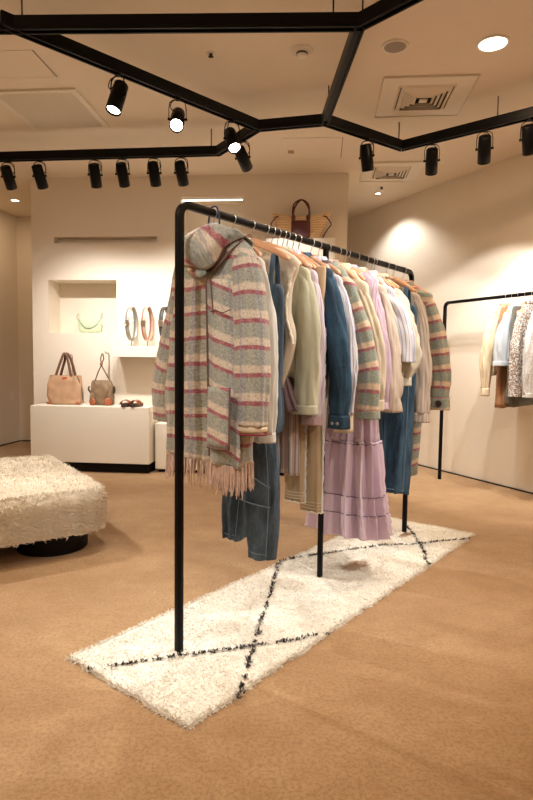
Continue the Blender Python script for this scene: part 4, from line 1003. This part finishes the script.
# left row, washing the display wall
row = [(-2.15, 4.86, (-2.15, 5.9, 1.4), 'leftmost spotlight of the row, cut by the left edge'), (-1.88, 4.83, (-1.75, 5.9, 1.1), 'second spotlight from the left in the left row, tilted'),
       (-1.41, 4.78, (-1.5, 5.9, 1.0), 'third spotlight in the left row'), (-1.18, 4.75, (-1.1, 5.9, 1.0), 'fourth spotlight in the left row'),
       (-.92, 4.72, (-.85, 5.9, 1.0), 'fifth spotlight in the left row'), (-.70, 4.70, (-.55, 5.9, 1.3), 'sixth and last spotlight in the left row, by its end rod')]
PW = 1.9
for i, (x, y, tg, lab) in enumerate(row): spot((x, y), tg, 'black track '+lab, power=[6, 37, 35, 25, 21, 16][i]*PW, size=84, warm=KEY, blend=.9)
spot(on(V_A, V_D, .36), (-1.35, 2.6, .2), 'large lit black spotlight at left on the diagonal track', 45*PW, 60, warm=KEY)
spot(on(V_A, V_D, .60), (-.45, 1.6, .6), 'lit black spotlight facing the camera, right of the large one', 45*PW, 60, warm=KEY)
spot(on(V_A, V_D, .86), (.35, 2.6, .6), 'lit black spotlight near the central joint on the diagonal track', 50*PW, 70, warm=KEY)
spot(on(V_D, V_E, .35), (.25, 5.5, 1.9), 'black spotlight just below the central joint', 36*PW, 40, warm=KEY)
spot(on(V_C, V_G, .52), (1.15, 4.9, .0), 'leftmost black spotlight in the right-hand row', 30*PW, 60, warm=KEY)
spot(on(V_G, V_H, .26), (1.58, 5.9, .7), 'second black spotlight in the right-hand row', 30*PW, 66, blend=.3, warm=KEY)
spot(on(V_G, V_H, .67), (1.98, 5.5, .8), 'third black spotlight in the right-hand row', 50*PW, 74, blend=.3, warm=KEY)
spot(on(V_G, V_H, .98), (2.35, 4.95, .8), 'black spotlight in the right-hand row at the right edge', 58*PW, 76, blend=.3, warm=KEY)
spot((1.22, 2.575), (.1, 2.7, .5), 'black spotlight cut off at the top right corner', 56*PW, 70, warm=KEY)
# track past the left edge; unseen track and spotlights added above camera as fill
track((-2.9, 4.94), (-2.5, 3.2), 'black ceiling track beyond the left edge')
spot((-2.55, 3.75), (-1.2, 3.3, .3), 'black spotlight beyond the left edge over the ottoman', 105*PW, 70, warm=KEY)
track((-1.6, .9), (2.4, .7), 'black ceiling track over the camera')
spot((-1.1, .87), (-.3, 2.4, .9), 'black spotlight over the camera, left', 27*PW, 60, warm=KEY)
spot((.5, .80), (.5, 2.9, .7), 'black spotlight over the camera, middle', 16*PW, 65, warm=KEY)
spot((1.9, .74), (.9, 3.2, .9), 'black spotlight over the camera, right', 44*PW, 60, warm=KEY)
spot((-.2, .83), (-.3, 1.2, 0), 'black spotlight over the camera, pointing down', 14*PW, 90, warm=KEY)

# ------------------------------------------------------------------ ceiling fittings
def disc(name, x, y, r, label, cat, parts):
    t = thing(name, (x, y, CEIL), 0, label, cat)
    for pn, prof, mt in parts: G().lathe(prof, 36).build(pn, mt, t)
    return t
WARM = (1, .70, .42)
def downlight(x, y, r, label, power, spotsize=150, warm=WARM):
    disc('downlight', x, y, r, label, 'downlight', [('rim', [(r+.014, .0), (r+.012, -.008), (r, -.009), (r-.004, -.003)], M['white_plastic']), ('diffuser', [(r-.002, -.005), (r*.5, -.0055), (0, -.0055)], M['lens_soft'])])['group'] = 'recessed downlights'
    if r < .04:
        L = bpy.data.lights.new('downlight_glow', 'SPOT'); L.spot_size = math.radians(124); L.spot_blend = .5; L.shadow_soft_size = r; L.energy = power*8; L.color = KEY
    else: L = bpy.data.lights.new('downlight_glow', 'AREA'); L.shape = 'DISK'; L.size = r*1.8; L.energy = power; L.color = warm
    lo = bpy.data.objects.new('downlight_glow', L); COL.objects.link(lo); lo.location = (x, y, CEIL-.02)
downlight(1.258, 3.398, .078, 'bright round downlight in the ceiling at upper right', 22)
downlight(1.175, 6.351, .030, 'small lit downlight in front of the right recess', 6)
downlight(-2.939, 6.808, .045, 'small lit downlight over the left passage', 5)
for x, y in ((-2.4, 1.6), (2.6, 1.6), (-2.2, -.8), (2.4, -.8)): downlight(x, y, .078, f'round downlight behind the camera at {"left" if x < 0 else "right" if x > 0 else "centre"}, {"nearer" if y > 0 else "further back"}', 26)  # unseen downlights added for warm fill light
disc('ceiling_speaker', .713, 3.441, .07, 'round flush ceiling speaker left of the bright downlight', 'speaker', [('rim', [(.078, 0), (.077, -.007), (.066, -.010), (.062, -.006)], M['white_plastic']), ('grille', [(.063, -.006), (.03, -.007), (0, -.007)], M['grey_mesh'])])
disc('smoke_detector', .182, 3.497, .06, 'white smoke detector on the ceiling near the top track', 'smoke detector', [('base', [(.065, 0), (.064, -.010), (.050, -.016), (.030, -.016)], M['white_plastic']), ('sensor', [(.032, -.014), (.031, -.034), (.022, -.040), (0, -.040)], M['white_plastic']), ('vent_ring', [(.033, -.018), (.034, -.024), (.033, -.028)], M['vent_dark'])])
for x, y, lab in ((-.354, 3.542, 'small sprinkler head on the ceiling above the diagonal track'), (1.171, 6.13, 'tiny dark sensor beside the small right downlight')):
    disc('sprinkler', x, y, .02, lab, 'sprinkler', [('escutcheon', [(.026, 0), (.024, -.005), (.012, -.006)], M['white_plastic']), ('head', [(.010, -.004), (.010, -.02), (.016, -.022), (0, -.024)], M['vent_dark'])])
def square_diffuser(cx, cy, w, rz, label, k=1):
    t = thing('air_diffuser', (cx, cy, CEIL), rz, label, 'air vent')
    h = w/2
    def frame(a, b, z0, z1, name, mt, par=t):
        P = []
        for (r, z) in ((a, z0), (b, z1)): P.append([Vector((r, r, z)), Vector((-r, r, z)), Vector((-r, -r, z)), Vector((r, -r, z))])
        return G().grid(P, closed=True).build(name, mt, par, smooth=False, solid=.004)
    frame(h, h*.62, -.004, -.004, 'panel', M['white_metal']); frame(h*1.0, h*.985, -.003, -.012, 'panel_edge', M['white_metal'])
    frame(h*.62, h*.58, -.004, -.014, 'collar', M['white_metal'])
    G().box(-h*.60, h*.60, -h*.60, h*.60, -.003, -.001).build('duct', M['vent_dark'], t, smooth=False)  # flat dark sheet standing for the shade inside the opening
    for q in (.50, .40, .30, .20): frame(h*q+.016, h*q-.008, -.012, -.030, 'louvre', M['white_metal'])
    G().box(-h*.09, h*.09, -h*.09, h*.09, -.032, -.026).build('centre_plate', M['white_metal'], t, smooth=False)
square_diffuser(1.045, 4.072, .60, -.09, 'square four-way air diffuser in the ceiling at upper right')
square_diffuser(1.165, 5.64, .56, -.09, 'square air diffuser further back near the right wall')
t = thing('return_grille', (-1.59, 4.35, CEIL), -.09, 'large louvred return air grille in the ceiling at upper left', 'air vent')
G().box(-.30, .30, -.31, .31, -.004, -.001).build('duct', plain('grille_shadow', (.30, .24, .18, 1), .8), t, smooth=False)  # flat backing coloured as the shade between the louvres
for k in range(40):
    y = -.28+.56*k/39; G().box(-.27, .27, y-.0045, y+.0045, -.012, -.004).build('louvre', M['white_metal'], t, smooth=False)
for (x0, x1, y0, y1) in ((-.31, .31, .28, .32), (-.31, .31, -.32, -.28), (-.31, -.27, -.28, .28), (.27, .31, -.28, .28)): G().box(x0, x1, y0, y1, -.014, -.001).build('grille_frame', M['white_metal'], t, smooth=False, bevel=.002)
def hatch(cx, cy, w, d, rz, label, marker):
    t = thing('access_hatch', (cx, cy, CEIL), rz, label, 'access hatch')
    G().box(-w/2, w/2, -d/2, d/2, -.003, -.0005).build('panel', M['ceiling'], t, smooth=False)
    for s_ in (-1, 1):
        G().box(s_*w/2-.003, s_*w/2+.003, -d/2, d/2, -.005, -.001).build('frame_edge', M['grey_mesh'] if s_ > 0 else M['white_metal'], t, smooth=False)
        G().box(-w/2, w/2, s_*d/2-.002, s_*d/2+.002, -.004, -.001).build('frame_edge', M['white_metal'], t, smooth=False)
    if marker: G().box(-w/2+.02, -w/2+.07, .03, .10, -.005, -.003).build('sticker', plain('tan_sticker', (.40, .22, .14, 1), .7), t, smooth=False)
hatch(.375, 5.06, .48, .48, -.09, 'square ceiling access hatch behind the central joint', True)
hatch(-1.62, 3.71, .46, .32, -.09, 'faint ceiling access hatch at the left edge above the grille', False)

# ------------------------------------------------------------------ world and view
w = bpy.data.worlds.new('shop_surroundings'); SC.world = w; w.use_nodes = True
w.node_tree.nodes['Background'].inputs[0].default_value = (1, .72, .46, 1); w.node_tree.nodes['Background'].inputs[1].default_value = .12
SC.view_settings.view_transform = 'Standard'; SC.view_settings.look = 'None'; SC.view_settings.gamma = 1; SC.view_settings.exposure = 0.0
SC.view_settings.use_curve_mapping = False
SC.cycles.max_bounces = 8; SC.cycles.diffuse_bounces = 5; SC.cycles.sample_clamp_indirect = 6
